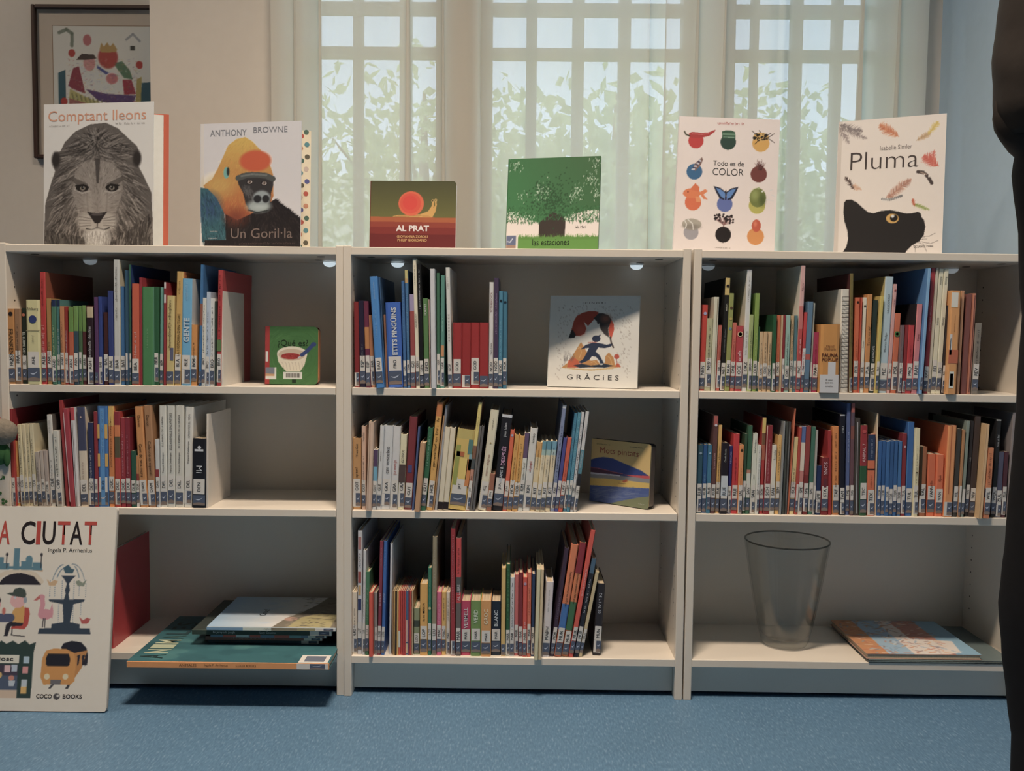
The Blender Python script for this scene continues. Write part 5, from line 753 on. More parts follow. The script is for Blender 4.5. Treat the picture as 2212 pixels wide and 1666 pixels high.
# --- cat and feathers
def feather(cv, m, P0, P1, wd, cols, n=110, w=.006):
    dx, dy = P1[0] - P0[0], P1[1] - P0[1]; L = math.hypot(dx, dy); nx, ny = -dy / L, dx / L
    for _ in range(n):
        t = rnd(.05, 1); s = RNG.choice((-1, 1)); r = wd * math.sin(math.pi * min(1, t * .9 + .1)) ** .6 * rnd(.5, 1.1); x, y = P0[0] + dx * t, P0[1] + dy * t
        cv.line(P(m, (x, y), (x + nx * s * r + dx / L * r * .8, y + ny * s * r + dy / L * r * .8)), w, cols[RNG.integers(len(cols))], .75, True)
    cv.line(P(m, P0, P1), .006, cols[0], .9)
def art_cat():
    cv = Canvas(168, 212, (208, 190, 172)); m = persp((150, 165), (1330, 72), (120, 1610), (1300, 1625))
    cv.poly(P(m, (140, 165), (192, 160), (165, 1620), (115, 1620)), (186, 168, 150))
    feather(cv, m, (820, 330), (600, 200), 70, [(206, 110, 60), (216, 140, 90), (190, 90, 50)], 200); feather(cv, m, (150, 200), (420, 270), 60, [(120, 104, 98), (150, 134, 124), (90, 78, 76)], 170); feather(cv, m, (150, 230), (470, 350), 50, [(140, 122, 112), (110, 96, 92)], 130); feather(cv, m, (150, 220), (270, 400), 50, [(150, 130, 120), (116, 100, 96)], 110)
    feather(cv, m, (1010, 370), (1160, 290), 44, [(176, 132, 86), (196, 156, 110)], 120); feather(cv, m, (1130, 310), (1240, 165), 44, [(206, 168, 60), (214, 180, 80)], 130)
    feather(cv, m, (1250, 655), (1090, 540), 80, [(206, 80, 60), (216, 110, 86), (200, 60, 46)], 220); feather(cv, m, (1180, 650), (1200, 480), 40, [(206, 80, 60), (216, 120, 96)], 80)
    feather(cv, m, (340, 895), (235, 755), 36, [(70, 50, 46), (96, 70, 60), (50, 38, 36)], 120); feather(cv, m, (420, 900), (320, 850), 40, [(196, 140, 104), (206, 160, 126)], 60)
    feather(cv, m, (680, 1010), (960, 790), 62, [(176, 116, 90), (196, 140, 110), (156, 100, 80)], 300); cv.line(P(m, (650, 1000), (740, 1010), (860, 970)), .022, (110, 104, 98)); 
    for k in range(9): cv.line(P(m, (660 + k * 22, 990), (656 + k * 22, 1022)), .007, (200, 190, 176))
    cv.line(P(m, (1030, 712), (1090, 720), (1140, 770), (1180, 840)), .030, (64, 50, 46)); cv.line(P(m, (1060, 716), (1120, 742)), .012, (150, 120, 100)); E(cv, m, 1150, 760, 10, 14, (208, 190, 172)); E(cv, m, 1100, 745, 8, 8, (208, 190, 172))
    feather(cv, m, (990, 1060), (1160, 1130), 30, [(140, 150, 60), (160, 170, 84), (116, 130, 50)], 130); feather(cv, m, (1000, 1090), (980, 1005), 24, [(200, 90, 50), (190, 70, 40)], 60)
    cat = [(212, 1620), (215, 1570), (262, 1500), (280, 1420), (270, 1330), (235, 1230), (220, 1120), (228, 1030), (250, 1002), (310, 1000), (370, 1030), (430, 1085), (500, 1140), (560, 1150), (640, 1128), (740, 1120), (830, 1140), (900, 1160), (970, 1162), (1040, 1146), (1068, 1165), (1078, 1205), (1105, 1240), (1120, 1310), (1105, 1400), (1060, 1465), (980, 1510), (930, 1560), (905, 1600), (900, 1625)]
    cv.poly(P(m, *cat), (30, 27, 27)); E(cv, m, 765, 1212, 70, 52, (206, 150, 50), rot=.15); cv.poly(P(m, (690, 1190), (720, 1150), (850, 1180), (835, 1165), (740, 1140)), (30, 27, 27))
    E(cv, m, 780, 1208, 42, 38, (26, 22, 22)); E(cv, m, 768, 1188, 18, 16, (226, 220, 208))
    for a, b, c in (((1090, 1420), (1160, 1418), (1225, 1384)), ((1085, 1445), (1140, 1448), (1138, 1448)), ((1060, 1470), (1180, 1496), (1255, 1465)), ((1040, 1480), (1100, 1500), (1138, 1580)), ((990, 1500), (1015, 1530), (1020, 1580))): cv.line(P(m, a, b, c), .004, (80, 70, 66), .9)
    return cv, m
# --- soup bowl board book
def art_bowl():
    cv = Canvas(120, 130, (60, 112, 52)); m = mapper(1108, 864, 1702, 1510)
    for _ in range(160): a = rnd(0, 6.3); r = rnd(120, 420); cx, cy = 1420, 1200; cv.line(P(m, (cx + r * math.cos(a), cy + r * math.sin(a)), (cx + r * math.cos(a + .3), cy + r * math.sin(a + .3))), .02, [(52, 100, 46), (70, 124, 58), (58, 108, 44)][RNG.integers(3)], .4)
    cv.poly(P(m, (1100, 860), (1155, 860), (1155, 1515), (1100, 1515)), (178, 40, 42))
    cv.poly(P(m, (1238, 1175), (1255, 1260), (1300, 1320), (1345, 1365), (1500, 1365), (1550, 1290), (1578, 1180)), (206, 188, 158)); E(cv, m, 1408, 1170, 170, 84, (208, 192, 164)); E(cv, m, 1405, 1180, 150, 66, (188, 160, 130)); E(cv, m, 1395, 1196, 110, 34, (170, 34, 34))
    for _ in range(30): x, y = rnd(1300, 1480), rnd(1175, 1222); E(cv, m, x, y, 8, 6, [(130, 24, 28), (190, 60, 50)][RNG.integers(2)], al=.7)
    for k in range(7): cv.line(P(m, (1290 + k * 38, 1262), (1306 + k * 36, 1276), (1320 + k * 36, 1350)), .006, (150, 132, 108), .8)
    cv.line(P(m, (1478, 1212), (1530, 1180)), .022, (170, 172, 176)); cv.line(P(m, (1520, 1180), (1575, 1140), (1640, 1070)), .07, (48, 66, 116)); E(cv, m, 1650, 1062, 30, 24, (48, 66, 116))
    cv.poly(P(m, (1312, 1372), (1524, 1372), (1524, 1448), (1312, 1448)), (204, 198, 184)); x = 1342
    while x < 1500: w = rnd(3, 9); cv.poly(P(m, (x, 1386), (x + w, 1386), (x + w, 1432), (x, 1432)), (50, 44, 40)); x += w + rnd(3, 8)
    cv.poly(P(m, (1410, 1452), (1455, 1452), (1455, 1492), (1410, 1492)), (28, 46, 28)); cv.poly(P(m, (1108, 1320), (1232, 1320), (1232, 1452), (1108, 1452)), (204, 196, 182)); cv.poly(P(m, (1108, 1320), (1212, 1320), (1212, 1416), (1108, 1416)), (112, 112, 122)); cv.poly(P(m, (1108, 1390), (1212, 1395), (1212, 1418), (1108, 1418)), (196, 140, 90)); cv.poly(P(m, (1108, 1145), (1138, 1145), (1138, 1260), (1108, 1260)), (204, 196, 182))
    return cv, m
# --- rain walker
def art_rain():
    cv = Canvas(168, 168, (198, 188, 172)); m = persp((420, 505), (1405, 487), (430, 1492), (1408, 1512))
    for _ in range(520):
        x, y = rnd(510, 1320), rnd(600, 1400)
        if (x - 900) ** 2 / 290 ** 2 + (y - 1000) ** 2 / 360 ** 2 < 1 or y > 1290 and 560 < x < 1250: continue
        cv.line(P(m, (x, y), (x + 9, y + 14)), .004, (128, 112, 102), .8)
    cv.poly(P(m, (638, 968), (660, 905), (675, 850), (690, 780), (720, 725), (780, 690), (850, 670), (920, 668), (960, 680), (935, 730), (850, 832), (800, 782), (832, 860), (815, 915), (770, 940), (712, 940), (706, 960)), (176, 56, 32)); cv.poly(P(m, (638, 968), (662, 900), (680, 870), (720, 930), (706, 962)), (50, 46, 44)); E(cv, m, 770, 880, 50, 50, (196, 84, 60), soft=.6, al=.6)
    cv.poly(P(m, (905, 750), (960, 690), (1010, 690), (1065, 710), (1100, 755), (1095, 800), (1070, 850), (1085, 955), (1030, 920), (985, 860), (970, 800), (955, 815), (940, 775)), (62, 54, 52)); E(cv, m, 1040, 750, 50, 40, (150, 84, 60), soft=.6, al=.8); cv.poly(P(m, (1100, 755), (1130, 810), (1135, 870), (1110, 965), (1085, 930), (1075, 860)), (216, 66, 34))
    cv.line(P(m, (1095, 950), (1110, 1010), (1135, 1062)), .016, (64, 48, 42))
    mt = (196, 128, 54)
    cv.poly(P(m, (575, 1288), (650, 1230), (720, 1110), (760, 1040), (780, 1008), (815, 1060), (850, 1120), (870, 1200), (900, 1210), (960, 1200), (1000, 1250), (1050, 1230), (1050, 1160), (1090, 1118), (1140, 1170), (1160, 1250), (1225, 1278)), mt); cv.poly(P(m, (640, 1285), (650, 1210), (700, 1170), (760, 1210), (780, 1285)), (206, 84, 40))
    for p in (((750, 1080), (770, 1060), (790, 1120), (770, 1180)), ((900, 1230), (935, 1215), (970, 1250), (935, 1256)), ((1080, 1160), (1105, 1180), (1130, 1250), (1090, 1250))): cv.line(P(m, *p), .006, (216, 170, 100), .8)
    E(cv, m, 1175, 1162, 28, 26, (196, 70, 50)); cv.line(P(m, (1175, 1180), (1178, 1255)), .006, (170, 60, 44)); cv.poly(P(m, (1165, 1275), (1190, 1225), (1225, 1275)), (206, 76, 44))
    for _ in range(26): x = rnd(600, 700); cv.line(P(m, (x, 1230 - rnd(0, 30)), (x + rnd(-5, 25), 1100 + rnd(0, 90))), .003, (96, 90, 88), .7)
    cv.poly(P(m, (580, 1288), (900, 1302), (1220, 1278), (1100, 1300), (900, 1316), (700, 1304)), (206, 160, 80)); cv.poly(P(m, (705, 1262), (800, 1244), (900, 1262), (1050, 1242), (1150, 1262), (1050, 1284), (900, 1278), (780, 1288)), (44, 54, 68))
    bc = (42, 54, 76); E(cv, m, 945, 970, 46, 36, bc); cv.line(P(m, (968, 945), (985, 932)), .014, bc); cv.poly(P(m, (775, 1090), (830, 1040), (910, 1012), (1000, 1020), (1060, 1035), (1105, 1022), (1128, 1030), (1100, 1056), (1040, 1072), (970, 1065), (945, 1110), (985, 1145), (1020, 1200), (1042, 1245), (1000, 1250), (990, 1210), (950, 1165), (905, 1160), (880, 1200), (830, 1225), (780, 1245), (764, 1225), (810, 1195), (840, 1140), (870, 1070), (830, 1075)), bc)
    cv.line(P(m, (860, 1014), (905, 1008), (950, 1012)), .010, (190, 110, 96)); E(cv, m, 1012, 1246, 20, 8, (206, 198, 184)); E(cv, m, 776, 1240, 12, 8, (200, 120, 100))
    return cv, m
# --- painted hills board book
def art_hills():
    cv = Canvas(110, 120, (206, 164, 84)); m = persp((285, 558), (1115, 625), (285, 1445), (1090, 1555))
    cv.poly(P(m, (285, 860), (380, 832), (470, 822), (600, 840), (760, 910), (980, 1000), (1095, 1080), (1095, 1110), (285, 1060)), (40, 62, 122)); cv.poly(P(m, (285, 975), (400, 985), (560, 1020), (760, 1070), (285, 1045)), (74, 40, 60)); cv.line(P(m, (285, 970), (430, 990), (600, 1030), (740, 1055)), .010, (170, 70, 84)); cv.poly(P(m, (740, 1065), (900, 1072), (1100, 1074), (1100, 1118), (900, 1100)), (198, 60, 66))
    cv.poly(P(m, (285, 1042), (500, 1062), (800, 1090), (1100, 1118), (1100, 1180), (800, 1150), (285, 1118)), (120, 118, 116)); cv.poly(P(m, (285, 1040), (700, 1075), (700, 1090), (285, 1065)), (170, 166, 170)); cv.poly(P(m, (285, 1122), (500, 1125), (800, 1155), (1100, 1178), (1100, 1250), (700, 1240), (285, 1222)), (206, 164, 56))
    cv.poly(P(m, (725, 1160), (800, 1128), (806, 1160), (760, 1180)), (190, 84, 44)); cv.line(P(m, (690, 1190), (780, 1196)), .012, (150, 110, 50))
    cv.poly(P(m, (285, 1225), (700, 1242), (1100, 1252), (1100, 1560), (285, 1450)), (58, 82, 136))
    for _ in range(120): x, y = rnd(300, 1000), rnd(1260, 1450); cv.line(P(m, (x, y), (x + rnd(30, 120), y + rnd(-24, 8))), .02, [(86, 104, 140), (64, 86, 134), (110, 120, 146)][RNG.integers(3)], .4)
    cv.poly(P(m, (560, 1480), (760, 1430), (940, 1390), (1100, 1365), (1100, 1560)), (108, 112, 76))
    return cv, m
# --- big city book
def art_city():
    cv = Canvas(250, 300, (196, 172, 146)); m = persp((-430, 45), (870, 50), (-440, 1595), (832, 1600))
    E(cv, m, 150, 660, 160, 100, (44, 36, 40)); cv.poly(P(m, (-120, 650), (330, 650), (330, 780), (-120, 780)), (196, 172, 146))
    cv.line(P(m, (-40, 600), (40, 560), (150, 540), (260, 570), (312, 625)), .026, (190, 160, 128)); cv.line(P(m, (-40, 530), (100, 520), (200, 525), (312, 542)), .012, (186, 140, 96))
    for x, y, w, h in ((-60, 470, 60, 60), (92, 372, 45, 140), (10, 486, 50, 30), (150, 470, 40, 55), (184, 450, 52, 75), (240, 480, 70, 55), (-30, 440, 46, 80)): cv.poly(P(m, (x, y), (x + w, y), (x + w, 535), (x, 535)), (74, 112, 118))
    E(cv, m, 210, 452, 26, 24, (74, 112, 118)); cv.poly(P(m, (-60, 505), (312, 515), (312, 540), (-60, 525)), (74, 112, 118))
    for x in (40, 303): cv.line(P(m, (x, 412), (x, 520)), .006, (52, 46, 48)); E(cv, m, x, 420, 10, 14, (52, 46, 48))
    ft = (50, 58, 66)
    for c in ((470, 770, 640, 26), (510, 590, 110, 18)): pass
    cv.poly(P(m, (370, 758), (645, 758), (640, 775), (560, 795), (540, 930), (615, 945), (615, 975), (690, 978), (698, 1020), (302, 1020), (312, 978), (400, 975), (400, 945), (490, 930), (480, 795), (380, 775)), ft); cv.poly(P(m, (458, 578), (572, 578), (540, 610), (520, 640), (530, 690), (520, 715), (528, 758), (488, 758), (498, 715), (492, 690), (505, 640), (480, 600)), ft)
    cv.poly(P(m, (470, 520), (500, 500), (512, 495), (535, 525), (560, 530), (545, 560), (490, 560)), (58, 84, 90))
    for (a, b, c) in (((395, 610), (430, 500), (470, 495)), ((640, 620), (610, 490), (540, 490)), ((430, 590), (450, 530), (475, 525)), ((595, 590), (580, 520), (560, 510))):
        pts = [((1 - t) ** 2 * a[0] + 2 * t * (1 - t) * b[0] + t * t * c[0], (1 - t) ** 2 * a[1] + 2 * t * (1 - t) * b[1] + t * t * c[1]) for t in np.linspace(0, 1, 22)]
        for q in pts: E(cv, m, q[0], q[1], 4, 4, (96, 110, 116))
    for x, y0, y1 in ((378, 620, 740), (415, 620, 740), (470, 620, 750), (560, 620, 750), (600, 630, 740), (650, 640, 740), (450, 800, 930), (560, 800, 930), (618, 790, 880)):
        for y in np.arange(y0, y1, 16): E(cv, m, x, y, 3.4, 5, (104, 116, 122))
    def bird(x, y, s, c, d=1): cv.poly(P(m, (x - 40 * s * d, y - 26 * s), (x - 10 * s * d, y), (x + 20 * s * d, y - 20 * s), (x + 46 * s * d, y - 10 * s), (x + 28 * s * d, y + 24 * s), (x - 20 * s * d, y + 26 * s)), c)
    bird(390, 630, 1, (190, 140, 92)); bird(615, 632, 1, (116, 116, 92), -1); bird(648, 915, 1, (180, 66, 60))
    pk = (196, 116, 116); cv.line(P(m, (322, 745), (330, 800), (318, 850)), .028, pk); E(cv, m, 352, 872, 55, 40, pk); cv.poly(P(m, (380, 860), (400, 790), (412, 850), (405, 910)), pk); E(cv, m, 318, 742, 26, 20, pk); cv.poly(P(m, (300, 728), (258, 770), (285, 768), (308, 752)), (186, 80, 70)); cv.line(P(m, (338, 905), (336, 968)), .006, (60, 50, 50)); cv.line(P(m, (352, 905), (352, 968)), .006, (60, 50, 50))
    cv.poly(P(m, (92, 910), (105, 850), (135, 810), (180, 800), (196, 830), (192, 940), (100, 940)), (206, 136, 48)); cv.poly(P(m, (196, 820), (225, 825), (235, 870), (225, 950), (200, 985), (96, 982), (110, 955), (190, 945)), (186, 52, 40)); cv.line(P(m, (108, 985), (104, 1030), (205, 1040)), .006, (60, 50, 48)); cv.poly(P(m, (50, 1030), (60, 950), (90, 930), (190, 940), (180, 960), (95, 965), (75, 1040), (45, 1038)), (44, 38, 42))
    E(cv, m, 140, 770, 58, 56, (204, 138, 126)); cv.poly(P(m, (78, 788), (100, 740), (110, 790)), (204, 138, 126)); cv.poly(P(m, (46, 716), (100, 708), (110, 682), (150, 670), (190, 684), (202, 720), (196, 750), (100, 735)), (62, 66, 56)); E(cv, m, 196, 765, 14, 24, (130, 130, 130)); E(cv, m, 118, 748, 8, 8, (240, 236, 228)); cv.line(P(m, (-40, 900), (90, 900)), .05, (74, 74, 92)); E(cv, m, 38, 850, 14, 26, (196, 90, 70)); E(cv, m, -10, 800, 24, 34, (204, 138, 126)); E(cv, m, -14, 770, 26, 26, (44, 36, 38))
    gr = (44, 58, 50); cv.poly(P(m, (-300, 1110), (0, 1110), (30, 1070), (70, 1095), (120, 1072), (160, 1098), (210, 1068), (245, 1100), (292, 1080), (276, 1170), (270, 1500), (-300, 1500)), gr); cv.poly(P(m, (-120, 1178), (172, 1178), (172, 1240), (-120, 1240)), (206, 186, 156)); cv.poly(P(m, (-120, 1250), (165, 1250), (165, 1500), (-120, 1500)), (66, 52, 62)); cv.poly(P(m, (-120, 1330), (165, 1330), (165, 1440), (-120, 1440)), (70, 78, 92)); E(cv, m, 120, 1350, 22, 20, (196, 110, 84)); cv.poly(P(m, (100, 1370), (150, 1370), (140, 1410), (105, 1410)), (200, 196, 190)); E(cv, m, 20, 1330, 30, 26, (206, 150, 70)); cv.poly(P(m, (-120, 1440), (165, 1440), (165, 1500), (-120, 1500)), (190, 150, 116))
    for x, y, c in ((205, 1190, (150, 160, 160)), (200, 1265, (206, 120, 110)), (196, 1362, (200, 196, 190)), (194, 1414, (214, 150, 60)), (66, 1255, (206, 150, 140)), (118, 1250, (190, 190, 190))): cv.poly(P(m, (x, y), (x + 42, y), (x + 42, y + 52), (x, y + 52)), c)
    cv.poly(P(m, (480, 1120), (500, 1088), (560, 1070), (630, 1080), (670, 1120), (685, 1180), (680, 1250), (560, 1250)), (38, 34, 40)); cv.poly(P(m, (560, 1165), (680, 1140), (640, 1270), (560, 1395), (540, 1390)), (190, 112, 36)); cv.poly(P(m, (335, 1340), (345, 1200), (370, 1145), (430, 1128), (520, 1132), (580, 1160), (595, 1240), (590, 1370), (560, 1398), (360, 1398)), (206, 124, 36)); cv.poly(P(m, (372, 1200), (385, 1168), (540, 1168), (552, 1200), (550, 1250), (535, 1260), (385, 1260), (372, 1245)), (36, 32, 36))
    for x in (605, 640, 662): cv.poly(P(m, (x, 1180), (x + 22, 1172), (x + 12, 1240), (x + 2, 1260)), (44, 38, 44))
    for x in (384, 522): E(cv, m, x, 1338, 21, 22, (222, 190, 140))
    cv.poly(P(m, (412, 1360), (490, 1360), (488, 1398), (412, 1398)), (96, 84, 80)); cv.poly(P(m, (396, 1428), (420, 1398), (440, 1398), (415, 1428)), (60, 52, 50)); cv.poly(P(m, (522, 1428), (540, 1398), (560, 1398), (545, 1428)), (60, 52, 50)); E(cv, m, 462, 1486, 24, 24, (70, 60, 56)); E(cv, m, 470, 1480, 10, 9, (180, 160, 140))
    # left part of the cover, outside the photograph: plain shapes in the same colours
    for k, (x, y, c) in enumerate(((-330, 520, (74, 112, 118)), (-220, 560, (206, 136, 48)), (-320, 800, (186, 52, 40)), (-200, 860, (44, 58, 50)))): cv.poly(P(m, (x, y), (x + 80, y), (x + 80, y + 150), (x, y + 150)), c)
    return cv, m
# --- framed picture: loose painted figures
def art_painting():
    cv = Canvas(150, 150, (202, 192, 172)); m = mapper(345, 165, 1130, 880)
    for _ in range(60): x, y = rnd(345, 1130), rnd(165, 880); E(cv, m, x, y, 60, 40, (206, 196, 178), soft=.7, al=.3)
    cv.poly(P(m, (380, 460), (430, 440), (430, 700), (380, 700)), (46, 92, 100)); cv.poly(P(m, (940, 520), (1000, 515), (1000, 660), (930, 640)), (46, 92, 100)); cv.poly(P(m, (905, 500), (940, 480), (930, 680), (895, 680)), (176, 150, 66))
    cv.poly(P(m, (445, 540), (480, 430), (520, 420), (560, 590), (470, 560)), (150, 50, 66)); cv.poly(P(m, (520, 400), (620, 380), (700, 440), (800, 460), (815, 580), (700, 590), (600, 560), (540, 500)), (206, 200, 184)); cv.poly(P(m, (640, 410), (720, 460), (700, 470), (640, 430)), (70, 80, 140)); cv.poly(P(m, (750, 400), (810, 385), (860, 440), (880, 500), (820, 490), (780, 440)), (84, 120, 84)); cv.poly(P(m, (810, 500), (870, 500), (900, 590), (820, 595)), (170, 40, 60))
    E(cv, m, 715, 362, 66, 70, (186, 56, 48), soft=.1); E(cv, m, 590, 400, 40, 48, (206, 130, 120), soft=.1); E(cv, m, 740, 495, 40, 34, (200, 104, 104), soft=.15); cv.poly(P(m, (500, 380), (540, 340), (620, 345), (640, 370), (560, 380)), (74, 56, 50)); cv.poly(P(m, (660, 310), (672, 270), (690, 296), (712, 268), (730, 296), (752, 272), (778, 312), (770, 330), (670, 332)), (186, 140, 60))
    cv.poly(P(m, (455, 560), (560, 610), (700, 660), (860, 670), (850, 690), (600, 690), (450, 620)), (178, 164, 86)); cv.poly(P(m, (560, 560), (700, 590), (900, 600), (880, 650), (780, 668), (640, 630)), (96, 64, 110)); cv.poly(P(m, (450, 620), (600, 660), (820, 690), (820, 760), (450, 760)), (164, 90, 80))
    for k in range(14): cv.line(P(m, (470 + k * 28, 590 + k * 6), (480 + k * 28, 625 + k * 5)), .012, (116, 110, 60), .8)
    for x, y in ((473, 337), (925, 408), (415, 640), (887, 662)): E(cv, m, x, y, 23, 25, (190, 44, 36))
    E(cv, m, 578, 255, 28, 36, (190, 96, 96)); cv.line(P(m, (390, 210), (440, 190), (478, 215), (475, 290)), .03, (96, 104, 84), .8); cv.line(P(m, (840, 250), (885, 215), (930, 260)), .02, (130, 130, 130), .8); cv.poly(P(m, (866, 290), (896, 290), (896, 318), (866, 318)), (60, 58, 50))
    for _ in range(500): x, y = rnd(440, 920), rnd(370, 700); cv.line(P(m, (x, y), (x + rnd(-18, 18), y + rnd(-10, 10))), .006, [(206, 190, 170), (150, 60, 60), (90, 90, 130), (120, 130, 80), (190, 150, 80)][RNG.integers(5)], .35)
    return cv
# ================================================================== display books
def board(w, h, t, r, col, edge):
    """flat board x 0..w, y 0..t, z 0..h with rounded right corners"""
    pts = [(0, 0)] + ([(w, 0)] if r == 0 else [(w - r + r * math.sin(a), r - r * math.cos(a)) for a in np.linspace(0, math.pi / 2, 6)]) + ([(w, h)] if r == 0 else [(w - r + r * math.cos(a), h - r + r * math.sin(a)) for a in np.linspace(0, math.pi / 2, 6)]) + [(0, h)]
    n = len(pts); mb = MB(); mb.add([(x, 0, z) for x, z in pts] + [(x, t, z) for x, z in pts], [tuple(range(n)), tuple(range(2 * n - 1, n - 1, -1))], col)
    mb.add([(x, 0, z) for x, z in pts] + [(x, t, z) for x, z in pts], [((i + 1) % n, i, n + i, n + (i + 1) % n) for i in range(n)], edge); return mb
def round_clip(me, w, h, r):
    n = len(me.vertices); co = np.empty(n * 3, np.float32); me.vertices.foreach_get('co', co); co = co.reshape(-1, 3)
    for cz, s in ((r, -1), (h - r, 1)):
        k = (co[:, 0] > w - r) & ((co[:, 2] - cz) * s > 0); d = co[k][:, [0, 2]] - (w - r, cz); L = np.hypot(d[:, 0], d[:, 1]); f = np.where(L > r, r / np.maximum(L, 1e-9), 1)[:, None]; d = d * f
        q = co[k]; q[:, 0] = w - r + d[:, 0]; q[:, 2] = cz + d[:, 1]; co[k] = q
    me.vertices.foreach_set('co', co.ravel())
def display_book(label, cv, pl, pr, ymid, ytop, base, Yl, yaw, lean, roll, t, edge=(200, 190, 175), back=None, r=0.0, opening=0.0, spine=None, page=(205, 196, 178), ref=None, texts=(), m=None, inner=None, bw=1.0, pw=.95):
    yw, le, ro, op = [math.radians(v) for v in (yaw, lean, roll, opening)]; xl = at(pl, ymid, Yl)[0]; w = .2
    for _ in range(8): w = (at(pr, ymid, Yl - w * math.sin(yw))[0] - xl) / math.cos(yw)
    h = 0.2
    for _ in range(6): h = (at(pl, ytop, Yl + h * math.sin(le))[1] - base) / math.cos(le)
    root = thing('picture_book', (xl, Yl, base), label, 'book', 'picture books standing with their covers facing out')
    root.matrix_world = Matrix.Translation((xl, Yl, base + (t * math.sin(le) if op == 0 else .0) + w * max(0, math.sin(ro)))) @ Matrix.Rotation(-yw, 4, 'Z') @ Matrix.Rotation(-le, 4, 'X') @ Matrix.Rotation(ro, 4, 'Y')
    ec = alb(edge, ref); bd = .0026 if t > .006 else t * .25; sp = alb(spine or edge, ref)
    board(w, h, bd, r, ec, ec).build('front_cover', COVER, root)
    me = print_mesh('cover_print', cv, w, h, ref)
    if r: round_clip(me, w, h, r)
    pr_ = link('cover_print', me, root); pr_.location = (0, -.0003, 0)
    q = MB(); q.bbox((-.0018, 0, 0), (.0, t, h), .0006, sp); q.build('spine', COVER, root)
    bk = board(w * bw, h, bd, r, alb(inner or back or edge, ref), alb(back or edge, ref)).build('back_cover', COVER, root)
    pg = board(w * pw, h - .008, max(.001, t - 2 * bd), r, alb(page, ref), alb(page, ref)).build('pages', COVER, root)
    if op:
        bk.matrix_local = Matrix.Translation((0, t - bd, 0)) @ Matrix.Rotation(op, 4, 'Z'); pg.matrix_local = Matrix.Translation((0, bd, .004)) @ Matrix.Rotation(op, 4, 'Z')
    else:
        bk.location = (0, t - bd, 0); pg.location = (.001, bd, .004)
    for T_ in texts:
        s, x0, x1, y0, y1, c = T_[:6]; u0, v0 = m(x0, (y0 + y1) / 2); u1, v1 = m(x1, (y0 + y1) / 2); _, va = m((x0 + x1) / 2, y0); _, vb = m((x0 + x1) / 2, y1)
        ctr = ((u0 + u1) / 2 * w, -.0008, (1 - (va + vb) / 2) * h); L, H = (u1 - u0) * w, abs(vb - va) * h
        if s.startswith('~'): put_greek(len(s), ctr, L, H, c, 'h', root)
        else: put_text(s, ctr, L, H, c, 'h', root, 'title', T_[6] if len(T_) > 6 else 0.0, True)
    return root, w, h, bk
TOPZ = 1.0575
OR = (206, 134, 98)
m = mapper(290, 690, 1012, 1640)
display_book('large white picture book with a grey lion head on its cover', art_lion(), 92, 328, 380, 226, TOPZ, .150, 8, 2, 0, .012, edge=(206, 198, 186), back=(206, 196, 184), inner=(206, 80, 40), opening=22, pw=.955, bw=.99, m=m,
 texts=[('Comptant lleons', 318, 965, 735, 825, OR, .0), ('~au', 325, 460, 828, 842, (130, 120, 112)), ('~auth', 765, 962, 820, 836, (130, 120, 112))])
m = mapper(115, 182, 1245, 1600)
rt, w, h, bk = display_book('picture book with a multicoloured gorilla on its cover', art_gorilla(), 431, 648, 400, 268, TOPZ, .150, 10, 2, 0, .010, edge=(206, 198, 190), inner=(214, 190, 150), opening=20, pw=.88, m=m,
 texts=[('ANTHONY', 222, 635, 255, 325, (120, 118, 120)), ('BROWNE', 712, 1092, 235, 300, (120, 118, 120)), ('Un Goril·la', 465, 1155, 1355, 1465, (112, 92, 82)), ('~s', 225, 315, 1378, 1392, (170, 160, 150)), ('~ed', 205, 315, 1455, 1472, (190, 180, 170)), ('~contes', 560, 1180, 1512, 1540, (74, 62, 56))])
dm = MB(); rr = random.Random(4)
for k in range(30):
    cx, cz = w * (.86 + .05 * (k % 3) + rr.uniform(-.008, .008)), h * (.03 + .033 * k); R_ = .0062
    if cx < w - R_: dm.add([(cx + R_ * math.cos(a), -.0004, cz + R_ * math.sin(a)) for a in np.arange(0, 6.28, .45)], [tuple(range(14))], alb([(190, 70, 50), (70, 100, 80), (90, 80, 60), (80, 80, 130), (196, 120, 80), (70, 130, 130), (180, 150, 130)][k % 7]))
dm.build('dotted_endpaper', PRINT, rt).matrix_local = Matrix.Translation((0, .010 - .0026, 0)) @ Matrix.Rotation(math.radians(20), 4, 'Z')
m = mapper(80, 292, 838, 905)
display_book('red and olive board book with a snail on its cover', art_snail(), 799, 984, 460, 392, TOPZ, .135, 1, 6, 0, .016, edge=(120, 40, 36), page=(206, 198, 186), r=.008, m=m, pw=1.0,
 texts=[('AL PRAT', 308, 602, 680, 730, (222, 206, 196), .03), ('GIOVANNA ZOBOLI', 318, 590, 766, 788, (196, 150, 76), .015), ('PHILIP GIORDANO', 324, 584, 797, 819, (196, 150, 76), .015)])
m = persp((1295, 102), (2115, 75), (1290, 905), (2110, 905))
display_book('square green picture book with a broad leafy tree on its cover', art_tree(), 1093, 1293, 440, 345, TOPZ, .155, 13, 7, 0, .010, edge=(50, 100, 60), m=m, texts=[('las estaciones', 1530, 1858, 788, 842, (28, 40, 24)), ('Iela Mari', 1906, 2000, 676, 698, (70, 62, 56)), ('~salam', 1610, 1790, 880, 888, (40, 70, 30))])
cv, m = art_discs()
display_book('white picture book with eleven coloured discs on its cover', cv, 1457, 1676, 400, 261, TOPZ, .140, 3, 6, 2.4, .012, edge=(206, 190, 178), m=m, texts=[('Todo es de', 525, 866, 585, 640, (70, 56, 52)), ('COLOR', 518, 862, 668, 745, (70, 56, 52), -.01), ('~firma', 568, 855, 155, 190, (180, 70, 70)), ('~maeva', 548, 715, 1535, 1552, (90, 76, 70))])
cv, m = art_cat()
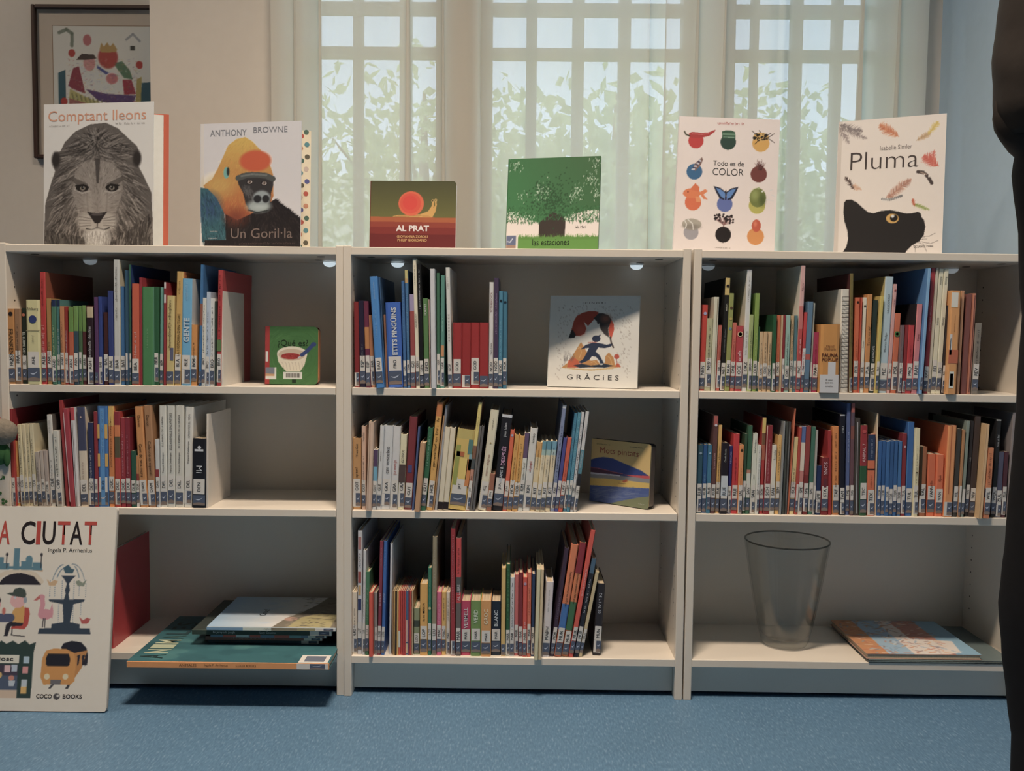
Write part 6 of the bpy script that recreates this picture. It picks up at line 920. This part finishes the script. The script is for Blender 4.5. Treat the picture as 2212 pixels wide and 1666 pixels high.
display_book('white picture book with a black cat and feathers on its cover', cv, 1806, 2040, 400, 265, TOPZ, .185, 24, 6, 0, .011, edge=(196, 178, 162), m=m, texts=[('Pluma', 288, 1036, 480, 672, (62, 50, 46), -.014), ('Isabelle Simler', 616, 966, 415, 465, (120, 104, 96)), ('OCEANO', 1000, 1115, 1512, 1540, (50, 42, 40)), ('Travesía', 1128, 1210, 1512, 1538, (50, 42, 40))])
cv, m = art_bowl()
display_book('small green board book with a soup bowl on its cover', cv, 573, 686, 770, 706, Z1 + .0005, .075, 1, 3, 0, .022, edge=(70, 110, 50), page=(196, 116, 60), back=(120, 40, 34), r=.010, pw=1.0, spine=(178, 40, 42), ref=R_TOP, m=m, texts=[('¿Qué es?', 1245, 1590, 1012, 1100, (34, 52, 30))])
cv, m = art_rain()
display_book('white picture book with a figure running under a red leaf', cv, 1184, 1378, 740, 640, Z1 + .0005, .095, 15, 7, 0, .010, edge=(204, 196, 180), ref=R_TOP, m=m, texts=[('I C I N O R I', 780, 1030, 568, 586, (60, 54, 52)), ('G R À C i E S', 640, 1208, 1352, 1420, (62, 56, 54))])
cv, m = art_hills()
display_book('small yellow and blue board book with painted hills on its cover', cv, 1274, 1402, 1020, 948, Z2 + .0005, .150, 40, 3, 0, .022, edge=(150, 130, 80), page=(70, 60, 54), back=(60, 54, 54), r=.008, pw=1.0, ref=R_MID, m=m, texts=[('Mots pintats', 412, 950, 700, 812, (170, 66, 40)), ('~lecas', 350, 548, 630, 650, (60, 50, 44)), ('~monika', 826, 1012, 665, 686, (60, 50, 44)), ('~edit', 960, 1040, 1476, 1490, (206, 200, 180))])
# --- the big city book leaning on the left bookcase
cv, m = art_city(); Lc = [('CIUTAT', None)]
xr, yr = atz(238, 1541, 0); RB = (176, 156, 136)
rt, w, h, bk = display_book('large cream board book with city pictures, standing on the floor', cv, -146, 226, 1400, 1094, 0.0005, yr, 0, 9.5, 0, .012, edge=(196, 174, 150), page=(150, 130, 110), r=.006, pw=1.0, ref=RB, m=m, texts=[('Ingela P. Arrhenius', 355, 690, 366, 408, (52, 40, 36)), ('COCO', 312, 428, 1470, 1502, (60, 48, 42), .02), ('BOOKS', 510, 652, 1470, 1502, (60, 48, 42), .02), ('Quiosc', -70, 128, 1192, 1228, (52, 44, 40), .01)])
red, blk = (196, 52, 38), (44, 32, 30)
for (s, x0, x1, c) in (('L', -150, -90, blk), ('A', -30, 54, red), ('C', 140, 246, blk), ('I', 258, 288, red), ('U', 306, 402, blk), ('T', 420, 512, red), ('A', 518, 612, blk), ('T', 626, 718, red)):
    u0, v0 = m(x0, 160); u1, v1 = m(x1, 340); put_text(s, ((u0 + u1) / 2 * w, -.0008, (1 - (v0 + v1) / 2) * h), (u1 - u0) * w, (v1 - v0) * h, c, 'h', rt, 'title', .012, True)
# ================================================================== books lying flat
def flat_book(label, corner, L, dp, t, yaw, spinec, top, texts=(), lab=True, cv=None, ref=R_BOT, bands=(), open_front=False, grp=None):
    r = thing('flat_book', corner, label, 'book', grp, (0, 0, math.radians(yaw))); bd = .0018; ca, cb = alb(spinec, ref), alb(top, ref)
    q = MB(); q.bbox((0, 0, 0), (L, dp, bd), .0006, cb); q.bbox((0, 0, t - bd), (L, dp, t), .0006, cb)
    if not open_front: q.bbox((0, -.0015, 0), (L, .002, t), .0008, ca)
    q.build('cover', COVER, r); q = MB(); q.box((.003, .002, bd), (L - .003, dp - .004, t - bd)); q.build('pages', PAGES, r)
    for f0, f1, c in bands: q = MB(); q.add([(L * f0, -.0019, .0008), (L * f1, -.0019, .0008), (L * f1, -.0019, t - .0008), (L * f0, -.0019, t - .0008)], [(0, 1, 2, 3)]); q.build('colour_panel', ink(c), r)
    if cv: o_ = link('cover_print', print_mesh('cover_print', cv, L, dp, ref), r); o_.matrix_local = Matrix.Translation((0, 0, t + .0003)) @ Matrix.Rotation(-math.pi / 2, 4, 'X')
    if lab:
        o_ = link('call_label', LBL, r); o_.location = (L * .84, -.0018, .0008); o_.scale = (L * .155, 1, t - .0016)
        o_ = link('library_sticker', STK, r); o_.location = (L * .905, -.0020, .0012); o_.scale = (L * .075, 1, t - .0024)
    for (s, f0, f1, c) in texts:
        if s.startswith('~'): put_greek(len(s), (L * (f0 + f1) / 2, -.0024, t / 2), L * (f1 - f0), t * .5, c, 'h', r)
        else: put_text(s, (L * (f0 + f1) / 2, -.0024, t / 2), L * (f1 - f0), t * .55, c, 'h', r, 'title')
    return r
GS = 'books lying in the stack on the left bookcase'
z = Z3 + .0006
xa, ya = atz(274, 1434, .107); xb, _ = atz(714, 1434, .107); yb = .235; Lb = xb - xa
cvt = Canvas(90, 70, (34, 92, 94)); 
for _ in range(60): cvt.ell(rnd(0, 1), rnd(0, 1), rnd(.02, .09), rnd(.02, .08), [(40, 104, 104), (28, 78, 82), (60, 120, 112)][RNG.integers(3)], al=.5)
bt = flat_book('very large teal book with an orange spine, lowest of the flat stack', (xa, ya, z), Lb, yb - ya, .0145, 0, (222, 134, 48), (36, 94, 96), [('ANIMALES', .26, .345, (60, 36, 20)), ('Ingela P. Arrhenius', .385, .5, (60, 36, 20)), ('COCO BOOKS', .54, .64, (60, 36, 20))], cv=cvt, grp=GS)
for k, ch in enumerate('ANIMALES'):
    put_text(ch, (Lb * .10, .03 + k * .033, .0145 + .001), .026, .055, [(30, 54, 52), (176, 176, 132), (170, 172, 130), (176, 176, 132), (50, 84, 78), (40, 66, 66), (40, 66, 66), (40, 66, 66)][k], 'y', bt, 'title', .02, True)
q = MB(); q.box((Lb * .845, .002, .0146), (Lb * .99, .05, .0149)); q.build('call_label_flap', LABEL, bt); q = MB(); q.box((Lb * .87, .008, .0149), (Lb * .97, .042, .0152)); q.build('sticker_flap', mat('sticker_grey', alb((96, 100, 110)), .5), bt)
def sx(px, py, zz): return atz(px, py, zz)
z += .0150
specs = [('dark teal slim paperback, just above the large teal book', 448, 690, 1404, .0085, (46, 62, 70), (60, 46, 42), [('~abc', .05, .5, (96, 70, 54))], ()), ('reddish brown slim book, third from the bottom of the flat stack', 444, 697, 1393, .0095, (124, 74, 62), (130, 40, 44), [('~ab', .2, .6, (170, 120, 100))], ()),
         ('slim blue and red patterned book, third from the top of the flat stack', 455, 706, 1386, .0085, (96, 116, 136), (70, 40, 50), [], ((.11, .22, (206, 84, 66)), (.22, .33, (180, 186, 180)), (.34, .43, (200, 80, 64)), (.55, .68, (206, 84, 70)), (.68, .78, (110, 150, 146)))), ('dark green book with white handwritten spine lettering in the flat stack', 415, 718, 1375, .0118, (44, 58, 48), (46, 52, 44), [('En Jerry a la jungla', .10, .36, (206, 200, 186)), ('Lucy Cousins', .46, .62, (206, 200, 186))], ()),
         ('picture book with a painted sky cover, topmost of the flat stack', 447, 727, 1364, .0085, (150, 160, 160), (110, 120, 124), [('~zz', .44, .52, (70, 70, 70))], ((.0, .28, (110, 150, 176)), (.28, .5, (200, 196, 180)), (.5, .7, (130, 116, 90)), (.7, .84, (150, 134, 84))))]
for k, (lb, p0, p1, py, t, sc, tc, tx, bn) in enumerate(specs):
    x0, y0 = atz(p0, py, z + t / 2); x1, _ = atz(p1, py, z + t / 2); x1 = min(x1, -T - .0015); cvx = None; y0 = [.035, .03, .02, .012, .008][k]; x0 = at(p0, py, y0)[0]; x1 = min(at(p1, py, y0)[0], -T - .002); dp = .25 - y0
    if k == 4:
        cvx = Canvas(100, 70, (120, 150, 168)); cvx.poly([(0, 0), (1, 0), (1, 1), (0, 1)], (140, 172, 190), grad=((0, .5, .55, .5), (206, 196, 180)))
        cvx.poly([(.5, 1), (.56, .7), (.66, .5), (.72, .3), (.78, 0), (1, 0), (1, 1)], (110, 98, 78)); cvx.poly([(.62, 1), (.66, .7), (.8, .55), (.95, .6), (.95, 1)], (158, 142, 86)); cvx.ell(.60, .74, .05, .06, (176, 130, 106))
        for _ in range(160): x_, y_ = rnd(.6, 1), rnd(0, 1); cvx.line([(x_, y_), (x_ + rnd(-.05, .05), y_ + rnd(-.03, .03))], .012, [(80, 70, 58), (150, 130, 96), (60, 54, 48)][RNG.integers(3)], .6)
        for _ in range(40): x_, y_ = rnd(.1, .45), rnd(.1, .9); cvx.ell(x_, y_, .04, .03, (176, 190, 196), soft=.6, al=.4)
    bk_ = flat_book(lb, (x0, y0, z), x1 - x0, dp, t, 0, sc, tc, tx, True, cvx, bands=bn, grp=GS)
    if k == 4: put_text('Croc!', ((x1 - x0) * .35, dp * .45, t + .0008), .05, .05, (50, 66, 80), 'y', bk_, 'title', .01)
    z += t + .0004
GM = 'magazines lying on the right bookcase'
x0, y0 = 1.232, -.006
cvm = Canvas(100, 90, (150, 120, 100))
cvm.poly([(0, 0), (.2, 0), (.2, 1), (0, 1)], (190, 118, 60)); cvm.poly([(.2, 0), (.42, 0), (.42, 1), (.2, 1)], (130, 156, 166)); cvm.poly([(.42, 0), (.55, 0), (.55, 1), (.42, 1)], (200, 180, 160)); cvm.poly([(.55, 0), (.78, 0), (.78, 1), (.55, 1)], (176, 110, 88)); cvm.poly([(.78, 0), (1, 0), (1, 1), (.78, 1)], (112, 152, 166)); cvm.poly([(.46, 1), (.5, .55), (.9, .62), (.84, .95), (.6, 1)], (204, 186, 166))
for _ in range(240): x_, y_ = rnd(0, .8), rnd(0, 1); cvm.line([(x_, y_), (x_ + rnd(-.07, .07), y_ + rnd(-.06, .06))], .016, [(180, 90, 60), (206, 184, 160), (120, 80, 70), (96, 130, 150), (200, 130, 70)][RNG.integers(5)], .6)
flat_book('thin dark-edged magazine lying under the colourful one', (x0 + .004, -.003, Z3 + .0006), .34, .255, .0055, 0, (60, 66, 60), (84, 96, 90), lab=False, open_front=True, grp=GM)
flat_book('colourful comic magazine lying on the bottom shelf, on top of another', (x0, .000, Z3 + .0065), .27, .25, .0125, 0, (150, 100, 80), (150, 110, 90), lab=False, cv=cvm, open_front=True, grp=GM)
# ================================================================== framed picture in the alcove
fx0, fz1 = at(68, 10, .985); fz0 = at(68, 342, .985)[1]; fx1 = XP - .018; fw, fh = fx1 - fx0, fz1 - fz0
pf = thing('framed_picture', (fx0, .999, fz0), 'framed colourful painting on the wall, partly hidden by the beige pier', 'picture')
DK = mat('dark_wood_frame', (.055, .030, .026), .45, .4, noise=(40, .2)); b_ = .012
for a, b in (((0, -.022, 0), (b_, 0, fh)), ((fw - b_, -.022, 0), (fw, 0, fh)), ((b_, -.022, 0), (fw - b_, 0, b_)), ((b_, -.022, fh - b_), (fw - b_, 0, fh))): q = MB(); q.bbox(a, b, .002); q.build('frame_moulding', DK, pf)
q = MB(); q.box((b_, -.006, b_), (fw - b_, -.002, fh - b_)); q.build('mount_board', mat('mount_board', (.64, .58, .52), .8, .2, noise=(50, .03)), pf)
ma = at(112, 100, .985)[0] - fx0; mt_ = fz1 - at(110, 54, .985)[1]
ap = link('painting', print_mesh('painting', art_painting(), fw - 2 * ma, fh - 2 * mt_), pf); ap.location = (ma, -.0066, mt_)
q = MB(); g_ = .0022; A0, A1, B0, B1 = ma, fw - ma, mt_, fh - mt_
for a, b in (((A0 - g_, -.0069, B0 - g_), (A0, -.006, B1 + g_)), ((A1, -.0069, B0 - g_), (A1 + g_, -.006, B1 + g_)), ((A0, -.0069, B1), (A1, -.006, B1 + g_)), ((A0, -.0069, B0 - g_), (A1, -.006, B0))): q.box(a, b)
q.build('mount_bevel', mat('mount_line', (.35, .25, .18), .6), pf)
q = MB(); q.box((b_, -.0135, b_), (fw - b_, -.0120, fh - b_)); q.build('glass', thin_glass('picture_glass', (.97, .97, .97)), pf)
# ================================================================== glass vase
vx, vy = atz(1700, 1383, Z3); vy = .120; vx = at(1694, 1385, vy)[0]
va = thing('glass_vase', (vx, vy, Z3 + .0004), 'large clear flared glass vase standing on the bottom shelf', 'vase')
VH = at(1700, 1167, vy)[1] - Z3; rb, rt_ = .056, (at(1790, 1170, vy)[0] - at(1610, 1165, vy)[0]) / 2
def vr(t): return rb + (rt_ - rb) * (t ** .8)
prof = [(0.0, 0), (rb * .8, 0), (rb * .96, .003), (rb + .001, .010)] + [(vr(t), .010 + (VH - .010) * t) for t in np.linspace(.05, 1, 14)]
inn = [(vr(t) - .0035, .010 + (VH - .010) * t) for t in np.linspace(1, .08, 14)] + [(rb - .008, .020), (0.0, .018)]
GL = thin_glass('vase_glass', (.965, .968, .96), 1.15)
lathe(prof, 64).build('outer_wall', GL, va, True); lathe(inn, 64).build('inner_wall', GL, va, True)
a_ = VH; q = MB(); n = 64; V = []; F = []
for i in range(n):
    th = 2 * math.pi * i / n
    for j in range(6): ph = 2 * math.pi * j / 6; R_ = rt_ - .0018 + .0021 * math.cos(ph); V.append((R_ * math.cos(th), R_ * math.sin(th), VH + .0021 * math.sin(ph)))
for i in range(n):
    for j in range(6): F.append((i * 6 + j, ((i + 1) % n) * 6 + j, ((i + 1) % n) * 6 + (j + 1) % 6, i * 6 + (j + 1) % 6))
q.add(V, F); q.build('rim', thin_glass('rim_glass', (.55, .55, .53)), va, True)
# ================================================================== rag doll squeezed in beside the big city book
DY = -.016; dX = at(4, 950, DY)[0]; zz_ = lambda y: at(4, y, DY)[1]
dl = thing('rag_doll', (dX, DY, 0), 'soft rag doll with grey furry head and green shirt at the left edge', 'doll')
def blob(name, c, r, m, n=20, k=12, bump=0.0, seed=0):
    q = MB(); rr = random.Random(seed); V = []; F = []
    for j in range(k + 1):
        t = math.pi * j / k
        for i_ in range(n): a = 2 * math.pi * i_ / n; f = 1 + rr.uniform(-bump, bump) * math.sin(t); V.append((c[0] + r[0] * f * math.sin(t) * math.cos(a), c[1] + r[1] * f * math.sin(t) * math.sin(a), c[2] + r[2] * math.cos(t)))
    for j in range(k):
        for i_ in range(n): F.append((j * n + (i_ + 1) % n, j * n + i_, (j + 1) * n + i_, (j + 1) * n + (i_ + 1) % n))
    q.add(V, F); return q.build(name, m, dl, True)
FURG = mat('grey_plush', alb((120, 104, 84)), .95, .1, noise=(160, .35), bump=.8); FELT = mat('green_felt', alb((46, 92, 42)), .9, .1, noise=(120, .15)); CALI = mat('printed_calico', alb((176, 158, 136)), .9, .1, noise=(60, .08)); REDF = mat('red_felt', alb((150, 34, 36)), .9, .1)
u = 1 / 940.0
blob('head', (.004, -.012, zz_(932)), (36 * u, .026, 29 * u), FURG, bump=.05); blob('muzzle', (-.004, -.036, zz_(940)), (16 * u, .012, 13 * u), FURG, bump=.04, seed=2); blob('nose', (-.008, -.049, zz_(940)), (5 * u, .004, 4 * u), mat('doll_nose', (.03, .02, .02), .4))
blob('cap', (-.016, -.012, zz_(906)), (20 * u, .018, 10 * u), REDF); blob('shirt', (-.006, -.008, zz_(978)), (27 * u, .018, 27 * u), FELT)
for s in (-1, 1): blob('arm', (-.006 + s * 22 * u, -.012, zz_(985)), (7 * u, .008, 22 * u), FELT)
q = MB(); n = 20; V = []; F = []
for (z_, rx, ry) in ((.004, 15 * u, .007), (.2, 15 * u, .007), (.40, 17 * u, .007), (zz_(1060), 19 * u, .008), (zz_(1010), 20 * u, .010), (zz_(990), 18 * u, .012)):
    for i_ in range(n): a = 2 * math.pi * i_ / n; V.append((-.004 + rx * math.cos(a), ry * math.sin(a), z_))
for j in range(5):
    for i_ in range(n): F.append((j * n + i_, j * n + (i_ + 1) % n, (j + 1) * n + (i_ + 1) % n, (j + 1) * n + i_))
F.append(tuple(range(n))[::-1]); F.append(tuple(5 * n + i_ for i_ in range(n))); q.add(V, F); q.build('long_skirt', CALI, dl, True)
q = MB()
for (cx, cy) in ((10, 1030), (2, 1064), (14, 1082)):
    for a in (0, 2.09, 4.19): q.add([(-.004 + (cx - 4) * u + 4.2 * u * math.cos(a) + 3.6 * u * math.cos(b), -.0088, zz_(cy) + 4.2 * u * math.sin(a) + 3.6 * u * math.sin(b)) for b in np.arange(0, 6.28, .7)], [tuple(range(9))])
q.build('clover_print', FELT, dl)
# ================================================================== the person at the right edge
PY = -.78; KX = 1.293
pe = thing('person', (KX, PY, 0), 'person in a dark jacket and black trousers at the right edge', 'person'); pe.scale = (1, 1, 1.045)
SKIN = mat('skin', (.55, .36, .27), .55, .4, noise=(60, .05)); JAC = mat('dark_jacket', (.020, .016, .015), .75, .25, noise=(25, .35), bump=.5); TRO = mat('black_trousers', (.006, .006, .008), .85, .2, noise=(60, .3)); SHOE = mat('black_shoe', (.02, .02, .02), .4); HAIR = mat('dark_hair', (.03, .02, .015), .6, .4, noise=(90, .4))
def skin_body():
    me = bpy.data.meshes.new('body'); J = [((0, 0, .98), .10), ((0, .0, 1.15), .10), ((0, 0, 1.34), .10), ((0, 0, 1.46), .055), ((0, .01, 1.53), .05), ((0, .015, 1.60), .078), ((0, .01, 1.69), .088), ((0, .0, 1.75), .06),
        ((-.142, 0, 1.37), .042), ((-.150, .0, 1.16), .028), ((-.04, .145, 1.12), .022), ((.0, .165, 1.12), .026), ((.142, 0, 1.37), .042), ((.150, .0, 1.16), .028), ((.05, .165, 1.14), .022), ((.0, .195, 1.15), .024),
        ((-.072, 0, .86), .050), ((-.086, .01, .48), .046), ((-.088, -.005, .10), .034), ((-.09, .09, .045), .028), ((.072, 0, .86), .050), ((.086, .01, .48), .046), ((.088, -.005, .10), .034), ((.09, .09, .045), .028)]
    Eg = [(0, 1), (1, 2), (2, 3), (3, 4), (4, 5), (5, 6), (6, 7), (2, 8), (8, 9), (9, 10), (10, 11), (2, 12), (12, 13), (13, 14), (14, 15), (0, 16), (16, 17), (17, 18), (18, 19), (0, 20), (20, 21), (21, 22), (22, 23)]
    vs = [Vector(p) for p, _ in J]; rs = [r for _, r in J]
    for b, s in ((11, -1), (15, 1)):
        base = vs[b]
        for k in range(4):
            n0 = len(vs); x = (k - 1.5) * .018; L = (.030, .034, .032, .026)[k]
            vs += [base + Vector((-s * .026, .006, x)), base + Vector((-s * (.026 + L), .004, x)), base + Vector((-s * (.026 + L * 1.7), -.012, x * .9))]; rs += [.010, .0085, .0075]; Eg += [(b, n0), (n0, n0 + 1), (n0 + 1, n0 + 2)]
        n0 = len(vs); vs += [base + Vector((-s * .012, .010, .032)), base + Vector((-s * .034, .014, .048))]; rs += [.011, .009]; Eg += [(b, n0), (n0, n0 + 1)]
    me.from_pydata(vs, Eg, []); o_ = link('body', me, pe, SKIN); sk = o_.modifiers.new('skin', 'SKIN'); 
    for i, r in enumerate(rs): me.skin_vertices[0].data[i].radius = (r, r)
    me.skin_vertices[0].data[0].use_root = True; sb = o_.modifiers.new('smooth', 'SUBSURF'); sb.levels = 2; sb.render_levels = 2; sk.use_smooth_shade = True
skin_body()
def loft(name, rings, m, n=28, wob=0.0, seed=0):
    """rings: centre x, centre y, z, radius x, radius y"""
    q = MB(); V = []; F = []; r = random.Random(seed); ph = r.uniform(0, 6)
    for k, (cx, cy, z_, rx, ry) in enumerate(rings):
        for i in range(n):
            a = 2 * math.pi * i / n; f = 1 + wob * math.sin(3 * a + z_ * 40 + ph) + wob * .7 * math.sin(z_ * 95 + a * 2); V.append((cx + rx * f * math.cos(a), cy + ry * f * math.sin(a), z_))
    for k in range(len(rings) - 1):
        for i in range(n): F.append((k * n + i, k * n + (i + 1) % n, (k + 1) * n + (i + 1) % n, (k + 1) * n + i))
    F.append(tuple(range(n))[::-1]); F.append(tuple((len(rings) - 1) * n + i for i in range(n))); q.add(V, F); return q.build(name, m, pe, True)
def interp(K, N):
    K = np.array(K, float); t = np.linspace(0, 1, len(K)); s = np.linspace(0, 1, N); return [tuple(np.interp(s, t, K[:, j]) for j in range(K.shape[1])) for s in s]
J_ = lambda K, N: [tuple(v) for v in np.stack([np.interp(np.linspace(0, 1, N), np.linspace(0, 1, len(K)), np.array(K, float)[:, j]) for j in range(5)], 1)]
loft('jacket', J_([(0, 0, 1.085, .150, .135), (0, 0, 1.12, .165, .145), (0, 0, 1.25, .160, .140), (0, 0, 1.38, .175, .125), (0, 0, 1.44, .12, .09), (0, 0, 1.485, .068, .068)], 26), JAC, wob=.012, seed=1)
for s in (-1, 1):
    loft('sleeve', J_([(s * .158, 0, 1.105, .034, .040), (s * .158, 0, 1.14, .046, .052), (s * .155, 0, 1.20, .052, .058), (s * .148, 0, 1.28, .054, .058), (s * .140, 0, 1.38, .054, .060), (s * .11, 0, 1.435, .045, .055)], 22), JAC, wob=.02, seed=2 + s)
    fl = loft('forearm_sleeve', [(0, 0, -.03, .044, .048), (0, 0, 0, .050, .054), (0, 0, .07, .050, .050), (0, 0, .15, .044, .044), (0, 0, .19, .040, .040)], JAC, 20, .02, 9 + s); fl.location = (s * .155, .0, 1.135); fl.rotation_euler = Vector((-s * .115, .145, -.02)).to_track_quat('Z', 'Y').to_euler()
    loft('trouser_leg', J_([(s * .088, -.005, .070, .050, .058), (s * .086, .0, .25, .050, .060), (s * .088, .01, .36, .060, .074), (s * .088, .01, .44, .068, .078), (s * .084, .008, .52, .068, .080), (s * .078, .0, .72, .066, .088), (s * .070, 0, .86, .066, .105), (s * .062, 0, .98, .086, .115), (s * .060, 0, 1.06, .102, .120), (s * .058, 0, 1.11, .098, .115)], 28), TRO, wob=.008, seed=5 + s)
    loft('shoe', [(s * .09, .035, .0005, .044, .125), (s * .09, .035, .022, .047, .128), (s * .09, .03, .045, .044, .115), (s * .09, .0, .075, .040, .070), (s * .09, -.02, .10, .036, .045)], SHOE, 24)
loft('waist', [(0, 0, .90, .10, .10), (0, 0, 1.0, .125, .115), (0, 0, 1.09, .14, .12)], TRO)
loft('hair', [(0, -.035, 1.585, .055, .05), (0, -.03, 1.64, .088, .075), (0, -.012, 1.70, .096, .10), (0, -.002, 1.755, .088, .094), (0, 0, 1.79, .055, .06), (0, 0, 1.80, .02, .02)], HAIR, wob=.02)
EY = mat('eye', (.75, .73, .70), .2); NO = SKIN
for s in (-1, 1):
    q = lathe([(0, -.011), (.008, -.008), (.011, 0), (.008, .008), (0, .011)], 12); e_ = q.build('eye', EY, pe, True); e_.location = (s * .032, .086, 1.655); q = lathe([(0, -.005), (.004, -.003), (.005, 0), (.004, .003), (0, .005)], 10); i_ = q.build('pupil', mat('pupil', (.02, .015, .01), .2), pe, True); i_.location = (s * .032, .094, 1.655)
    q = lathe([(0, -.028), (.012, -.02), (.015, 0), (.014, .018), (0, .030)], 12); e_ = q.build('ear', SKIN, pe, True); e_.location = (s * .088, .0, 1.65); e_.scale = (.6, 1, 1)
q = MB(); q.add([(-.014, .088, 1.615), (.014, .088, 1.615), (0, .112, 1.617), (0, .092, 1.66), (0, .09, 1.608)], [(0, 2, 3), (2, 1, 3), (0, 4, 2), (4, 1, 2)]); q.build('nose', SKIN, pe, True)
q = MB(); q.bbox((-.024, .083, 1.578), (.024, .094, 1.590), .004); q.build('mouth', mat('lips', (.42, .18, .16), .5), pe)

bpy.data.scenes.remove(TMP)
